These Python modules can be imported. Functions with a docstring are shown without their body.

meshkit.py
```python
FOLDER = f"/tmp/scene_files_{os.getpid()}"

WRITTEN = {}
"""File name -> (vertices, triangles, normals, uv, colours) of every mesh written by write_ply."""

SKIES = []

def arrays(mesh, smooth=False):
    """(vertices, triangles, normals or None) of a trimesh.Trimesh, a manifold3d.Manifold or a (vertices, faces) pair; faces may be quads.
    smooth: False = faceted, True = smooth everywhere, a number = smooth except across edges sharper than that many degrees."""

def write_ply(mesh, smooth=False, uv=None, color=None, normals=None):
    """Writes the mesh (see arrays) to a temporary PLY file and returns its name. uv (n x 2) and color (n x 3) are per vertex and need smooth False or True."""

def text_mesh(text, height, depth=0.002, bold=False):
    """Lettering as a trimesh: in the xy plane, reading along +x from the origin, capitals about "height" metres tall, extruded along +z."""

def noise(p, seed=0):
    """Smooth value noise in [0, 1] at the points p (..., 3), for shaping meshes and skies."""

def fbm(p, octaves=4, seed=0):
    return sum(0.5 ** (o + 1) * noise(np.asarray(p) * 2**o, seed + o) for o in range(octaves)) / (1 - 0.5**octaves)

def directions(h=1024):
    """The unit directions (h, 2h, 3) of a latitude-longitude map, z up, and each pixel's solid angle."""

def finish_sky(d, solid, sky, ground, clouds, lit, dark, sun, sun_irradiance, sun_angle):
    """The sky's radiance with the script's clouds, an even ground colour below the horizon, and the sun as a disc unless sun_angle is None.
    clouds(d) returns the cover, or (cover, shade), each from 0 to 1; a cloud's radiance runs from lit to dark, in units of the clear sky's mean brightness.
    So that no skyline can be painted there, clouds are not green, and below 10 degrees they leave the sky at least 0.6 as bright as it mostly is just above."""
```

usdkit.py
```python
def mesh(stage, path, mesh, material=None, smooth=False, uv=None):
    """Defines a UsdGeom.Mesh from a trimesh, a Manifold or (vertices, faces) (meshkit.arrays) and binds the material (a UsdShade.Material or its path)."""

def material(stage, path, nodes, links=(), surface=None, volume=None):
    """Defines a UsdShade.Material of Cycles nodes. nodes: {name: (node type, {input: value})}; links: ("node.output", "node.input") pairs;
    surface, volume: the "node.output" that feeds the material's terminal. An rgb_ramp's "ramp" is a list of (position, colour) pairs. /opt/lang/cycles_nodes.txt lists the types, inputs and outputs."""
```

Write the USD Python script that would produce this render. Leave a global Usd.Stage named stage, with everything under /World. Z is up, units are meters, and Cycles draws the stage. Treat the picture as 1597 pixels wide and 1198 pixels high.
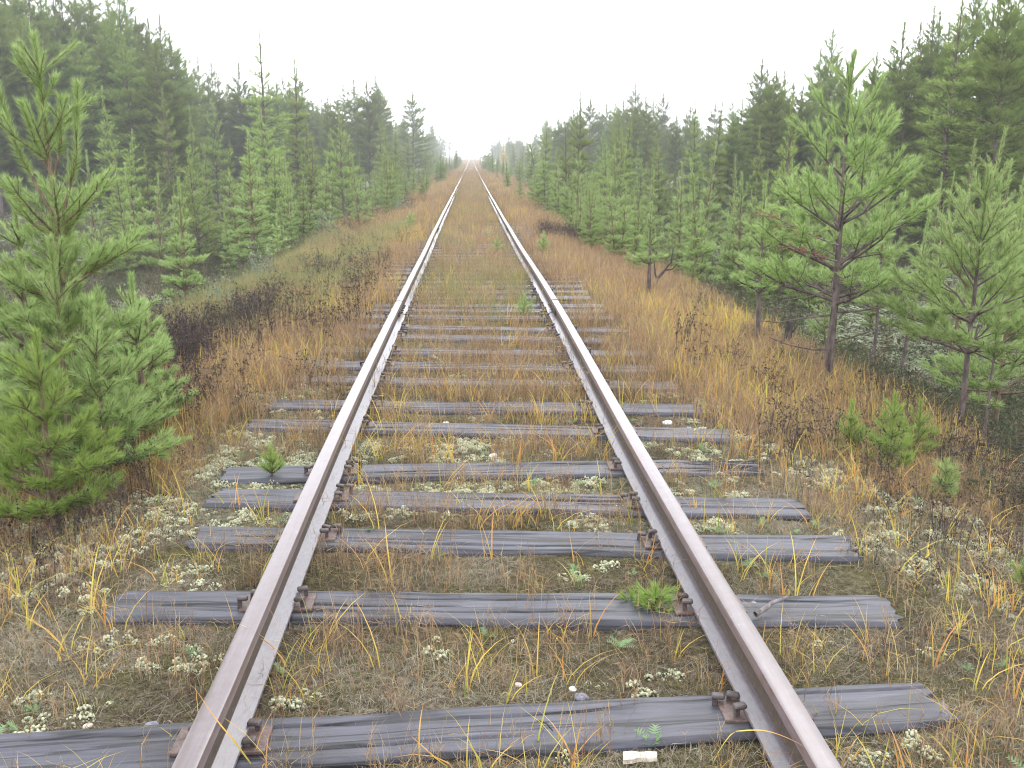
import math
import random
import numpy as np
import trimesh
import usdkit
import meshkit
from pxr import Usd, UsdGeom, UsdLux, UsdShade, Sdf, Gf, Vt
from scipy.interpolate import PchipInterpolator

stage = Usd.Stage.CreateInMemory()
UsdGeom.SetStageUpAxis(stage, 'Z')
UsdGeom.SetStageMetersPerUnit(stage, 1.0)
world = UsdGeom.Xform.Define(stage, '/World')
stage.SetDefaultPrim(world.GetPrim())
UsdGeom.Scope.Define(stage, '/World/Looks')

# ------------------------------------------------------------------ camera
PW, PH = 1597.0, 1198.0           # the photograph's own size, used to read positions off it
FPX = 1560.0                      # focal length in its pixels
EYE = np.array([0.0, 0.0, 1.48])  # eye height above the rail head
VPX, VPY = 734.0, 236.0
dx, dy = VPX - PW / 2, PH / 2 - VPY
yaw = math.asin(-dx / math.sqrt(dx * dx + dy * dy + FPX * FPX))
pitch = math.atan2(dy, FPX)
fw = np.array([math.sin(yaw) * math.cos(pitch), math.cos(yaw) * math.cos(pitch), -math.sin(pitch)])
rt = np.array([math.cos(yaw), -math.sin(yaw), 0.0])
upv = np.cross(rt, fw)
cam = UsdGeom.Camera.Define(stage, '/World/camera')
cam.CreateHorizontalApertureAttr(36.0)
cam.CreateFocalLengthAttr(36.0 * FPX / PW)
cam.CreateClippingRangeAttr(Gf.Vec2f(0.05, 5000.0))
M = Gf.Matrix4d(*rt, 0, *upv, 0, *(-fw), 0, *EYE, 1)
cam.AddTransformOp().Set(M)
cam.CreateExposureAttr(EXPOSURE := 0.95)

# ------------------------------------------------------------------ sky and sun: a bright even overcast
SUN_EL, SUN_AZ = math.radians(48.0), math.radians(25.0)
sky = UsdLux.DomeLight.Define(stage, '/World/sky')
sky.GetPrim().SetCustomDataByKey('kind', 'structure')
skym = usdkit.material(stage, '/World/Looks/overcast_sky', {
    'tc': ('texture_coordinate', {}),
    'mp': ('mapping', {'scale': (1.6, 1.6, 3.0)}),
    'nz': ('noise_texture', {'scale': 1.3, 'detail': 4.0, 'roughness': 0.5}),
    'rp': ('rgb_ramp', {'ramp': [(0.3, (12.2, 12.5, 13.3)), (0.7, (13.2, 13.45, 14.2))]}),
    'sk': ('sky_texture', {'sky_type': 'single_scattering', 'sun_disc': False, 'sun_elevation': SUN_EL, 'sun_rotation': SUN_AZ}),
    'mx': ('mix', {'fac': 0.93}),
    'bg': ('background_shader', {'strength': 0.11}),
}, [('tc.generated', 'mp.vector'), ('mp.vector', 'nz.vector'), ('nz.fac', 'rp.fac'), ('sk.color', 'mx.color1'), ('rp.color', 'mx.color2'), ('mx.color', 'bg.color')], surface='bg.background')
UsdShade.MaterialBindingAPI.Apply(sky.GetPrim()).Bind(skym)
sun = UsdLux.DistantLight.Define(stage, '/World/sun')
sun.CreateIntensityAttr(0.2)
sun.CreateAngleAttr(40.0)
sun.CreateColorAttr(Gf.Vec3f(1.0, 0.97, 0.93))
UsdLux.LightAPI(sun).CreateNormalizeAttr(True)
sdir = np.array([math.sin(SUN_AZ) * math.cos(SUN_EL), math.cos(SUN_AZ) * math.cos(SUN_EL), math.sin(SUN_EL)])
_r = np.cross([0, 0, 1.0], sdir); _r /= np.linalg.norm(_r); _u = np.cross(sdir, _r)
sun.AddTransformOp().Set(Gf.Matrix4d(*_r, 0, *_u, 0, *sdir, 0, 0, 0, 0, 1))

HAZE = 0.0010

# ------------------------------------------------------------------ helpers
COUNT = {}


def free(parent, name):
    key = (parent, name)
    n = COUNT.get(key, -1) + 1
    COUNT[key] = n
    return f'{parent}/{name}' + (f'_{n:03d}' if n else '')


def tag(prim, label=None, cat=None, group=None, kind=None):
    for k, v in (('label', label), ('category', cat), ('group', group), ('kind', kind)):
        if v:
            prim.SetCustomDataByKey(k, v)
    return prim


def place(x, loc=(0, 0, 0), rotz=0.0, scale=None, tilt=None):
    x.AddTranslateOp().Set(Gf.Vec3d(*map(float, loc)))
    if tilt is not None:
        x.AddRotateXYZOp().Set(Gf.Vec3f(float(tilt[0]), float(tilt[1]), float(math.degrees(rotz))))
    else:
        x.AddRotateZOp().Set(float(math.degrees(rotz)))
    if scale is not None:
        x.AddScaleOp().Set(Gf.Vec3f(*map(float, scale)))


def thing(name, label, cat, loc=(0, 0, 0), rotz=0.0, group=None, scale=None, tilt=None):
    path = free('/World', name)
    x = UsdGeom.Xform.Define(stage, path)
    place(x, loc, rotz, scale, tilt)
    tag(x.GetPrim(), label, cat, group)
    return path


def put(parent, name, mesh, mat, tint=None, smooth=False, label=None):
    path = free(parent, name)
    m = usdkit.mesh(stage, path, mesh, mat, smooth=smooth)
    if tint is not None:
        UsdGeom.PrimvarsAPI(m).CreatePrimvar('tint', Sdf.ValueTypeNames.FloatArray, 'vertex').Set(Vt.FloatArray.FromNumpy(np.asarray(tint, np.float32)))
    if label:
        m.GetPrim().SetCustomDataByKey('label', label)
    return path


def ray(px, py):
    d = fw * FPX + rt * (px - PW / 2) + upv * (PH / 2 - py)
    return d / np.linalg.norm(d)


def at(px, py, z):
    """Where the sight line through a point of the photograph meets the level z."""
    d = ray(px, py)
    return EYE + d * ((z - EYE[2]) / d[2])


_prof = PchipInterpolator([-60, 0, 9, 16, 24, 49, 120, 355, 520, 900], [0.0, 0.0, 0.0, -0.08, -0.15, -0.36, -0.85, -1.75, -1.85, -1.9])
_cx = PchipInterpolator([-60, 2.4, 3.5, 5.7, 11, 16, 24, 49, 900], [0.09, 0.073, 0.065, 0.053, 0.052, 0.041, 0.023, 0.016, 0.016])


def drop(y): return _prof(np.clip(y, -60, 900))
def xc(y): return _cx(np.clip(y, -60, 900))


def sm(a, b, x):
    t = np.clip((x - a) / (b - a), 0, 1)
    return t * t * (3 - 2 * t)


def n2(x, y, s, seed=0, octs=3):
    x, y = np.asarray(x, float), np.asarray(y, float)
    return meshkit.fbm(np.stack([x / s, y / s, np.full(np.shape(x), 0.37)], -1), octs, seed)


def gz(x, y):
    """Height of the ground."""
    x, y = np.asarray(x, float), np.asarray(y, float)
    u = x - xc(y)
    right = u > 0
    a = np.abs(u)
    bed = -0.192 - 0.30 * sm(1.35, 3.0, a)
    s0, s1, fl = np.where(right, 2.85, 3.15), np.where(right, 5.0, 5.6), np.where(right, -0.65, -0.80)
    w = (n2(x, y, 2.5, 5) - 0.5) * 0.8
    z = bed + fl * sm(s0 + w * .6, s1 + w, a)
    out = sm(3.5, 9, a)
    z = z + out * (n2(x, y, 9, 1) - 0.5) * 0.75 - sm(5, 40, a) * 0.1
    z = z + (n2(x, y, 0.45, 2) - 0.5) * 0.05 * (1 + 1.5 * sm(2.2, 4, a)) + (n2(x, y, 0.12, 8, 2) - 0.5) * 0.022
    return z + drop(y)


def lichen_mask(x, y):
    """How far pale lichen covers the ground, 0 to 1."""
    x, y = np.asarray(x, float), np.asarray(y, float)
    a = np.abs(x - xc(y))
    n = n2(x, y, 0.8, 31, 4)
    near = sm(0.53, 0.64, n + 0.17 * np.exp(-((x + 1.9) / 0.8) ** 2 - ((y - 4.4) / 1.0) ** 2)) * (1 - sm(6, 10, y))
    far = sm(0.42, 0.60, n2(x, y, 3.2, 33, 4)) * sm(3.8, 5.2, a)
    return np.clip(np.maximum(near * (1 - sm(2.9, 3.6, a)), far), 0, 1)


def ramp_mat(name, stops, rough=0.6, transl=0.0, rnd=0.0, spec=0.3, sheen=0.0):
    """A material whose colour runs over each blade's or needle's own tint value."""
    nodes = {'at': ('attribute', {'attribute': 'tint'}), 'rp': ('rgb_ramp', {'ramp': stops}),
             'oi': ('object_info', {}), 'mr': ('map_range', {'to_min': 1 - rnd, 'to_max': 1 + rnd}),
             'mh': ('map_range', {'to_min': 0.5 - rnd * 0.035, 'to_max': 0.5 + rnd * 0.035}),
             'hs': ('hsv', {}),
             'p': ('principled_bsdf', {'roughness': rough, 'specular_ior_level': spec})}
    links = [('at.fac', 'rp.fac'), ('rp.color', 'hs.color'), ('oi.random', 'mr.value'), ('oi.random', 'mh.value'), ('mr.result', 'hs.value'), ('mh.result', 'hs.hue'), ('hs.color', 'p.base_color')]
    out = 'p.BSDF'
    if transl:
        nodes['tr'] = ('translucent_bsdf', {})
        nodes['mx'] = ('mix_closure', {'fac': transl})
        links += [('hs.color', 'tr.color'), ('p.BSDF', 'mx.closure1'), ('tr.BSDF', 'mx.closure2')]
        out = 'mx.closure'
    return usdkit.material(stage, '/World/Looks/' + name, nodes, links, surface=out)


# ------------------------------------------------------------------ materials
MAT = {}
MAT['ground'] = usdkit.material(stage, '/World/Looks/heath_soil', {
    'g': ('geometry', {}), 'zn': ('attribute', {'attribute': 'zone'}), 'li': ('attribute', {'attribute': 'lichen'}),
    'n1': ('noise_texture', {'scale': 2.2, 'detail': 5.0, 'roughness': 0.6}),
    'n2': ('noise_texture', {'scale': 34.0, 'detail': 6.0, 'roughness': 0.72}),
    'n3': ('noise_texture', {'scale': 120.0, 'detail': 3.0, 'roughness': 0.7}),
    'n4': ('noise_texture', {'scale': 9.0, 'detail': 6.0, 'roughness': 0.7}),
    'soil': ('rgb_ramp', {'ramp': [(0.33, (0.030, 0.024, 0.017)), (0.45, (0.098, 0.078, 0.055)), (0.55, (0.165, 0.135, 0.096)), (0.68, (0.30, 0.265, 0.205))]}),
    'moss': ('rgb_ramp', {'ramp': [(0.34, (0.026, 0.026, 0.010)), (0.5, (0.092, 0.084, 0.032)), (0.65, (0.185, 0.172, 0.08))]}),
    'mm': ('rgb_ramp', {'ramp': [(0.42, (0, 0, 0)), (0.60, (1, 1, 1))]}),
    'x1': ('mix', {}),
    'floor': ('rgb_ramp', {'ramp': [(0.30, (0.050, 0.040, 0.028)), (0.5, (0.125, 0.10, 0.07)), (0.68, (0.19, 0.17, 0.11))]}),
    'x2': ('mix', {}),
    'pale': ('rgb_ramp', {'ramp': [(0.30, (0.06, 0.055, 0.035)), (0.46, (0.15, 0.155, 0.10)), (0.68, (0.30, 0.31, 0.22))]}),
    'lb': ('math', {'math_type': 'multiply', 'value2': 0.85}),
    'x3': ('mix', {}),
    'ad': ('math', {'math_type': 'add'}),
    'bp': ('bump', {'strength': 0.9, 'distance': 0.02}),
    'p': ('principled_bsdf', {'roughness': 0.95, 'specular_ior_level': 0.1}),
}, [('g.position', 'n1.vector'), ('g.position', 'n2.vector'), ('g.position', 'n3.vector'), ('g.position', 'n4.vector'),
    ('n2.fac', 'soil.fac'), ('n2.fac', 'moss.fac'), ('n1.fac', 'mm.fac'), ('mm.color', 'x1.fac'), ('soil.color', 'x1.color1'), ('moss.color', 'x1.color2'),
    ('n4.fac', 'floor.fac'), ('zn.fac', 'x2.fac'), ('x1.color', 'x2.color1'), ('floor.color', 'x2.color2'),
    ('n2.fac', 'pale.fac'), ('li.fac', 'lb.value1'), ('lb.value', 'x3.fac'), ('x2.color', 'x3.color1'), ('pale.color', 'x3.color2'),
    ('n2.fac', 'ad.value1'), ('n3.fac', 'ad.value2'), ('ad.value', 'bp.height'), ('bp.normal', 'p.normal'), ('x3.color', 'p.base_color')], surface='p.BSDF')

MAT['sleeper'] = usdkit.material(stage, '/World/Looks/weathered_sleeper', {
    'tc': ('texture_coordinate', {}), 'mp': ('mapping', {'scale': (1.6, 20.0, 20.0)}), 'mp2': ('mapping', {'scale': (1.3, 6.0, 6.0)}),
    'n1': ('noise_texture', {'scale': 2.0, 'detail': 6.0, 'roughness': 0.65, 'distortion': 0.4}),
    'n2': ('noise_texture', {'scale': 1.4, 'detail': 4.0}),
    'mp3': ('mapping', {'scale': (0.55, 9.0, 9.0)}), 'n3': ('noise_texture', {'scale': 1.0, 'detail': 3.0, 'roughness': 0.55}),
    'ck': ('rgb_ramp', {'ramp': [(0.0, (1, 1, 1)), (0.470, (1, 1, 1)), (0.494, (0.12, 0.12, 0.12)), (0.506, (0.12, 0.12, 0.12)), (0.525, (1, 1, 1)), (1.0, (1, 1, 1))]}),
    'my': ('mix', {'mix_type': 'multiply', 'fac': 0.9}), 'hh': ('mix', {'mix_type': 'multiply', 'fac': 0.8}),
    'oi': ('object_info', {}), 'ofs': ('combine_xyz', {}), 'mul': ('math', {'math_type': 'multiply', 'value2': 37.0}),
    'va': ('vector_math', {'math_type': 'add'}),
    'c1': ('rgb_ramp', {'ramp': [(0.26, (0.014, 0.0135, 0.0155)), (0.42, (0.042, 0.042, 0.052)), (0.60, (0.066, 0.067, 0.084)), (0.78, (0.12, 0.117, 0.13))]}),
    'c2': ('rgb_ramp', {'ramp': [(0.32, (0.62, 0.57, 0.50)), (0.52, (1.0, 1.0, 1.0)), (0.72, (1.12, 1.12, 1.16))]}),
    'mx': ('mix', {'mix_type': 'multiply', 'fac': 1.0}),
    'bp': ('bump', {'strength': 0.55, 'distance': 0.006}),
    'p': ('principled_bsdf', {'roughness': 0.48, 'specular_ior_level': 0.4}),
}, [('tc.object', 'va.vector1'), ('oi.random', 'mul.value1'), ('mul.value', 'ofs.x'), ('ofs.vector', 'va.vector2'), ('va.vector', 'mp.vector'), ('va.vector', 'mp2.vector'),
    ('mp.vector', 'n1.vector'), ('mp2.vector', 'n2.vector'), ('n1.fac', 'c1.fac'), ('n2.fac', 'c2.fac'), ('c1.color', 'mx.color1'), ('c2.color', 'mx.color2'),
    ('va.vector', 'mp3.vector'), ('mp3.vector', 'n3.vector'), ('n3.fac', 'ck.fac'), ('mx.color', 'my.color1'), ('ck.color', 'my.color2'), ('n1.color', 'hh.color1'), ('ck.color', 'hh.color2'),
    ('my.color', 'p.base_color'), ('hh.color', 'bp.height'), ('bp.normal', 'p.normal')], surface='p.BSDF')


def steel(name, stops, rough, metal, bump=0.2, scale=30.0, stretch=(1, 0.04, 1), coat=0.0):
    return usdkit.material(stage, '/World/Looks/' + name, {
        'g': ('geometry', {}), 'mp': ('mapping', {'scale': stretch}),
        'n1': ('noise_texture', {'scale': scale * 3, 'detail': 4.0, 'roughness': 0.6}),
        'n2': ('noise_texture', {'scale': scale * 0.6, 'detail': 6.0, 'roughness': 0.7}),
        'ad': ('mix', {'fac': 0.5}),
        'rp': ('rgb_ramp', {'ramp': stops}),
        'bp': ('bump', {'strength': bump, 'distance': 0.002}),
        'p': ('principled_bsdf', {'roughness': rough, 'metallic': metal, 'specular_ior_level': 0.45, 'coat_weight': coat, 'coat_roughness': 0.2, 'coat_ior': 1.6}),
    }, [('g.position', 'mp.vector'), ('mp.vector', 'n1.vector'), ('g.position', 'n2.vector'), ('n1.color', 'ad.color1'), ('n2.color', 'ad.color2'), ('ad.color', 'rp.fac'),
        ('rp.color', 'p.base_color'), ('n2.fac', 'bp.height'), ('bp.normal', 'p.normal')], surface='p.BSDF')


MAT['rail_head'] = steel('worn_rail_head', [(0.36, (0.042, 0.024, 0.018)), (0.45, (0.068, 0.047, 0.044)), (0.55, (0.084, 0.063, 0.064)), (0.65, (0.130, 0.104, 0.108))], 0.30, 0.0, 0.15, coat=0.55)
MAT['rail_side'] = steel('rusted_rail_side', [(0.35, (0.035, 0.024, 0.017)), (0.5, (0.062, 0.045, 0.033)), (0.65, (0.10, 0.075, 0.06))], 0.8, 0.0, 0.4, 60, (1, 0.5, 1))
MAT['rail_foot'] = steel('grey_rail_foot', [(0.35, (0.050, 0.032, 0.025)), (0.46, (0.092, 0.076, 0.080)), (0.56, (0.112, 0.100, 0.112)), (0.70, (0.14, 0.128, 0.142))], 0.36, 0.0, 0.2, 40, (1, 0.2, 1), coat=0.5)
MAT['plate'] = steel('rusty_plate', [(0.36, (0.035, 0.022, 0.017)), (0.5, (0.10, 0.066, 0.055)), (0.64, (0.20, 0.145, 0.13))], 0.5, 0.1, 0.4, 50, (1, 1, 1))
MAT['spike'] = steel('dark_spike_iron', [(0.33, (0.03, 0.022, 0.02)), (0.5, (0.065, 0.05, 0.048)), (0.66, (0.12, 0.10, 0.10))], 0.5, 0.1, 0.4, 90, (1, 1, 1))


def bark(name, stops, scale=22.0):
    return usdkit.material(stage, '/World/Looks/' + name, {
        'g': ('geometry', {}), 'mp': ('mapping', {'scale': (1, 1, 0.35)}), 'n': ('noise_texture', {'scale': scale, 'detail': 6.0, 'roughness': 0.7}),
        'rp': ('rgb_ramp', {'ramp': stops}), 'bp': ('bump', {'strength': 0.8, 'distance': 0.01}), 'p': ('principled_bsdf', {'roughness': 0.9, 'specular_ior_level': 0.15}),
    }, [('g.position', 'mp.vector'), ('mp.vector', 'n.vector'), ('n.fac', 'rp.fac'), ('rp.color', 'p.base_color'), ('n.fac', 'bp.height'), ('bp.normal', 'p.normal')], surface='p.BSDF')


MAT['bark'] = bark('pine_bark', [(0.33, (0.040, 0.030, 0.028)), (0.5, (0.095, 0.073, 0.066)), (0.66, (0.165, 0.13, 0.115))])
MAT['bark_young'] = bark('young_pine_bark', [(0.33, (0.055, 0.040, 0.028)), (0.5, (0.13, 0.095, 0.062)), (0.66, (0.21, 0.155, 0.10))], 40)
MAT['deadwood'] = bark('grey_deadwood', [(0.33, (0.07, 0.06, 0.058)), (0.5, (0.17, 0.15, 0.15)), (0.66, (0.27, 0.25, 0.245))], 40)
MAT['blackwood'] = bark('blackened_wood', [(0.33, (0.018, 0.015, 0.015)), (0.5, (0.045, 0.038, 0.036)), (0.66, (0.085, 0.075, 0.075))], 40)
MAT['palewood'] = bark('split_pale_wood', [(0.33, (0.40, 0.33, 0.25)), (0.5, (0.58, 0.52, 0.42)), (0.66, (0.70, 0.65, 0.56))], 60)
MAT['stone'] = bark('pale_stone', [(0.33, (0.45, 0.43, 0.42)), (0.5, (0.62, 0.60, 0.58)), (0.66, (0.74, 0.73, 0.71))], 60)
MAT['pinkstone'] = bark('pinkish_stone', [(0.33, (0.42, 0.33, 0.28)), (0.5, (0.60, 0.48, 0.42)), (0.66, (0.70, 0.60, 0.54))], 60)
MAT['greystone'] = bark('bluish_stone', [(0.33, (0.10, 0.10, 0.12)), (0.5, (0.19, 0.19, 0.23)), (0.66, (0.28, 0.28, 0.32))], 60)

G_SAP = [(0.0, (0.300, 0.390, 0.150)), (0.35, (0.190, 0.280, 0.070)), (0.75, (0.140, 0.195, 0.036)), (0.93, (0.12, 0.12, 0.03)), (1.0, (0.20, 0.085, 0.03))]
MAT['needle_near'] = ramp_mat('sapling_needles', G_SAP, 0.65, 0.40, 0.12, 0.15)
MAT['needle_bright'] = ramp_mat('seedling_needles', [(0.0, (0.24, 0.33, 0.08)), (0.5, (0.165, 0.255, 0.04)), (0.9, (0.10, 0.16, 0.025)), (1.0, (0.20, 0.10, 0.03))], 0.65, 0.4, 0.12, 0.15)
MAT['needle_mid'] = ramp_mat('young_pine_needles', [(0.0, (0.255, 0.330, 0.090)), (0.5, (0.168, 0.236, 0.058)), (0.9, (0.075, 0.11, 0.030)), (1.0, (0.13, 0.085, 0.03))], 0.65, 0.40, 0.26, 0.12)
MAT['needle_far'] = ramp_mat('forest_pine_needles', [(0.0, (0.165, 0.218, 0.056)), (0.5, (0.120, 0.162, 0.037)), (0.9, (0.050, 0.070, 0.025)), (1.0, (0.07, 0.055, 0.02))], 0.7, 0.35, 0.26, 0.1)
MAT['needle_dead'] = ramp_mat('dead_red_needles', [(0.0, (0.30, 0.115, 0.045)), (1.0, (0.20, 0.07, 0.03))], 0.7, 0.25, 0.1, 0.2)
MAT['gold'] = ramp_mat('golden_grass', [(0.0, (0.22, 0.28, 0.06)), (0.28, (0.42, 0.38, 0.07)), (0.55, (0.56, 0.37, 0.075)), (0.8, (0.50, 0.25, 0.07)), (1.0, (0.38, 0.22, 0.10))], 0.55, 0.35, 0.12)
MAT['dry'] = ramp_mat('dry_grass', [(0.0, (0.20, 0.20, 0.07)), (0.22, (0.37, 0.28, 0.125)), (0.45, (0.33, 0.215, 0.105)), (0.65, (0.24, 0.145, 0.085)), (0.85, (0.12, 0.08, 0.06)), (1.0, (0.46, 0.38, 0.25))], 0.7, 0.3, 0.18)
MAT['litter'] = ramp_mat('heath_litter', [(0.0, (0.030, 0.022, 0.018)), (0.22, (0.085, 0.061, 0.047)), (0.45, (0.150, 0.114, 0.086)), (0.58, (0.085, 0.086, 0.032)), (0.70, (0.130, 0.122, 0.052)), (0.76, (0.205, 0.150, 0.092)), (0.86, (0.225, 0.20, 0.155)), (0.95, (0.29, 0.275, 0.205)), (1.0, (0.38, 0.33, 0.25))], 0.9, 0.15, 0.2, 0.1)
MAT['heather'] = ramp_mat('dark_heather', [(0.0, (0.018, 0.014, 0.014)), (0.5, (0.050, 0.036, 0.033)), (1.0, (0.12, 0.085, 0.06))], 0.85, 0.1, 0.15)
MAT['lichen'] = ramp_mat('reindeer_lichen', [(0.0, (0.24, 0.245, 0.15)), (0.5, (0.48, 0.49, 0.33)), (1.0, (0.66, 0.66, 0.48))], 0.9, 0.15, 0.1, 0.1)
MAT['lichen_floor'] = ramp_mat('forest_lichen', [(0.0, (0.11, 0.12, 0.07)), (0.5, (0.205, 0.225, 0.145)), (1.0, (0.32, 0.34, 0.235))], 0.95, 0.1, 0.2, 0.1)
MAT['herb'] = ramp_mat('green_herb', [(0.0, (0.13, 0.22, 0.09)), (0.6, (0.20, 0.30, 0.14)), (1.0, (0.30, 0.36, 0.20))], 0.6, 0.3, 0.15)
MAT['shrub'] = ramp_mat('forest_shrub', [(0.0, (0.045, 0.060, 0.026)), (0.4, (0.09, 0.095, 0.045)), (0.75, (0.10, 0.07, 0.045)), (1.0, (0.17, 0.115, 0.075))], 0.8, 0.2, 0.2)
MAT['birch'] = ramp_mat('yellow_birch_leaves', [(0.0, (0.45, 0.36, 0.06)), (1.0, (0.30, 0.30, 0.07))], 0.6, 0.35, 0.1)
MAT['greyleaf'] = ramp_mat('grey_willow_leaves', [(0.0, (0.16, 0.20, 0.13)), (0.6, (0.22, 0.26, 0.17)), (1.0, (0.14, 0.14, 0.08))], 0.7, 0.3, 0.1)

# ------------------------------------------------------------------ the ground: one sheet out to the horizon


def spread(first, last, fine, grow, far):
    out, s = [first], fine
    while out[-1] < last:
        out.append(out[-1] + s)
    while out[-1] < far:
        s *= grow
        out.append(out[-1] + s)
    return np.array(out)


xs = spread(0, 5.5, 0.05, 1.10, 480)
xs = np.concatenate([-xs[:0:-1], xs])
ys = spread(1.6, 13, 0.05, 1.035, 820)
yb = spread(0, 2, 0.5, 1.3, 50)
ys = np.concatenate([1.6 - yb[:0:-1], ys])
X, Y = np.meshgrid(xs, ys)
V = np.stack([X, Y, gz(X, Y)], -1).reshape(-1, 3)
nx = len(xs)
i, j = np.meshgrid(np.arange(len(ys) - 1), np.arange(nx - 1), indexing='ij')
q = (i * nx + j).ravel()
F = np.vstack([np.stack([q, q + 1, q + nx + 1], 1), np.stack([q, q + nx + 1, q + nx], 1)])
gm = usdkit.mesh(stage, '/World/ground', (V, F), MAT['ground'], smooth=True)
au = np.abs(V[:, 0] - xc(V[:, 1]))
for nm, val in (('zone', sm(3.0, 4.6, au + (n2(V[:, 0], V[:, 1], 1.2, 9) - 0.5))), ('lichen', lichen_mask(V[:, 0], V[:, 1]))):
    UsdGeom.PrimvarsAPI(gm).CreatePrimvar(nm, Sdf.ValueTypeNames.FloatArray, 'vertex').Set(Vt.FloatArray.FromNumpy(val.astype(np.float32)))
tag(gm.GetPrim(), 'sandy heath ground with moss and pale lichen under the railway track', None, None, 'structure')

# ------------------------------------------------------------------ haze
hz = trimesh.creation.box((1000, 910, 26))
hz.apply_translation((0, 385, 26 / 2 - 5.4))
hm = usdkit.material(stage, '/World/Looks/mist', {'v': ('principled_volume', {'color': (0.97, 0.98, 1.0), 'density': HAZE, 'anisotropy': 0.2})}, [], volume='v.volume')
tag(usdkit.mesh(stage, '/World/haze', hz, hm).GetPrim(), 'thin pale mist hanging over the track and forest', None, None, 'stuff')

# ------------------------------------------------------------------ track: rails
GAUGE = 1.594 / 2      # rail head centre from the track's middle
HEAD = [(-.034, -.034), (-.036, -.012), (-.031, -.003), (-.022, 0.0), (0, .0015), (.022, 0.0), (.031, -.003), (.036, -.012), (.034, -.034)]
SIDE_R = [(.034, -.034), (.012, -.046), (.0085, -.060), (.0085, -.112), (.014, -.124)]
FOOT_R = [(.014, -.124), (.034, -.133), (.066, -.141), (.066, -.152)]


def sweep(prof, y0, y1, side, step=0.6, sag=True):
    yy = np.linspace(y0, y1, max(2, int(math.ceil((y1 - y0) / step)) + 1))
    base_x = xc(yy) + side * GAUGE + (np.sin(yy * 0.9 + side) * 0.002)
    base_z = drop(yy) + (np.sin(yy * 0.53 + side * 2) * 0.003)
    p = np.array(prof)
    v = np.stack([base_x[:, None] + p[None, :, 0], np.broadcast_to(yy[:, None], (len(yy), len(p))), base_z[:, None] + p[None, :, 1]], -1).reshape(-1, 3)
    n = len(p)
    a, b = np.meshgrid(np.arange(len(yy) - 1), np.arange(n - 1), indexing='ij')
    q = (a * n + b).ravel()
    return v, np.vstack([np.stack([q, q + 1, q + n + 1], 1), np.stack([q, q + n + 1, q + n], 1)])


def join(ms):
    vs, fs, o = [], [], 0
    for v, f in ms:
        vs.append(v); fs.append(np.asarray(f) + o); o += len(v)
    return np.vstack(vs), np.vstack(fs)


def mirror(p): return [(-a, b) for a, b in p][::-1]


def capped(prof, y0, y1, side):
    v, f = sweep(prof, y0, y1, side)
    n = len(prof)
    ring0, ring1 = v[:n], v[-n:]
    return v, f


def hexbolt(r=.013, h=.02):
    c = trimesh.creation.cylinder(r, h, sections=6)
    s = trimesh.creation.cylinder(r * .5, h * 1.8, sections=8)
    return trimesh.util.concatenate([c, s])


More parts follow.
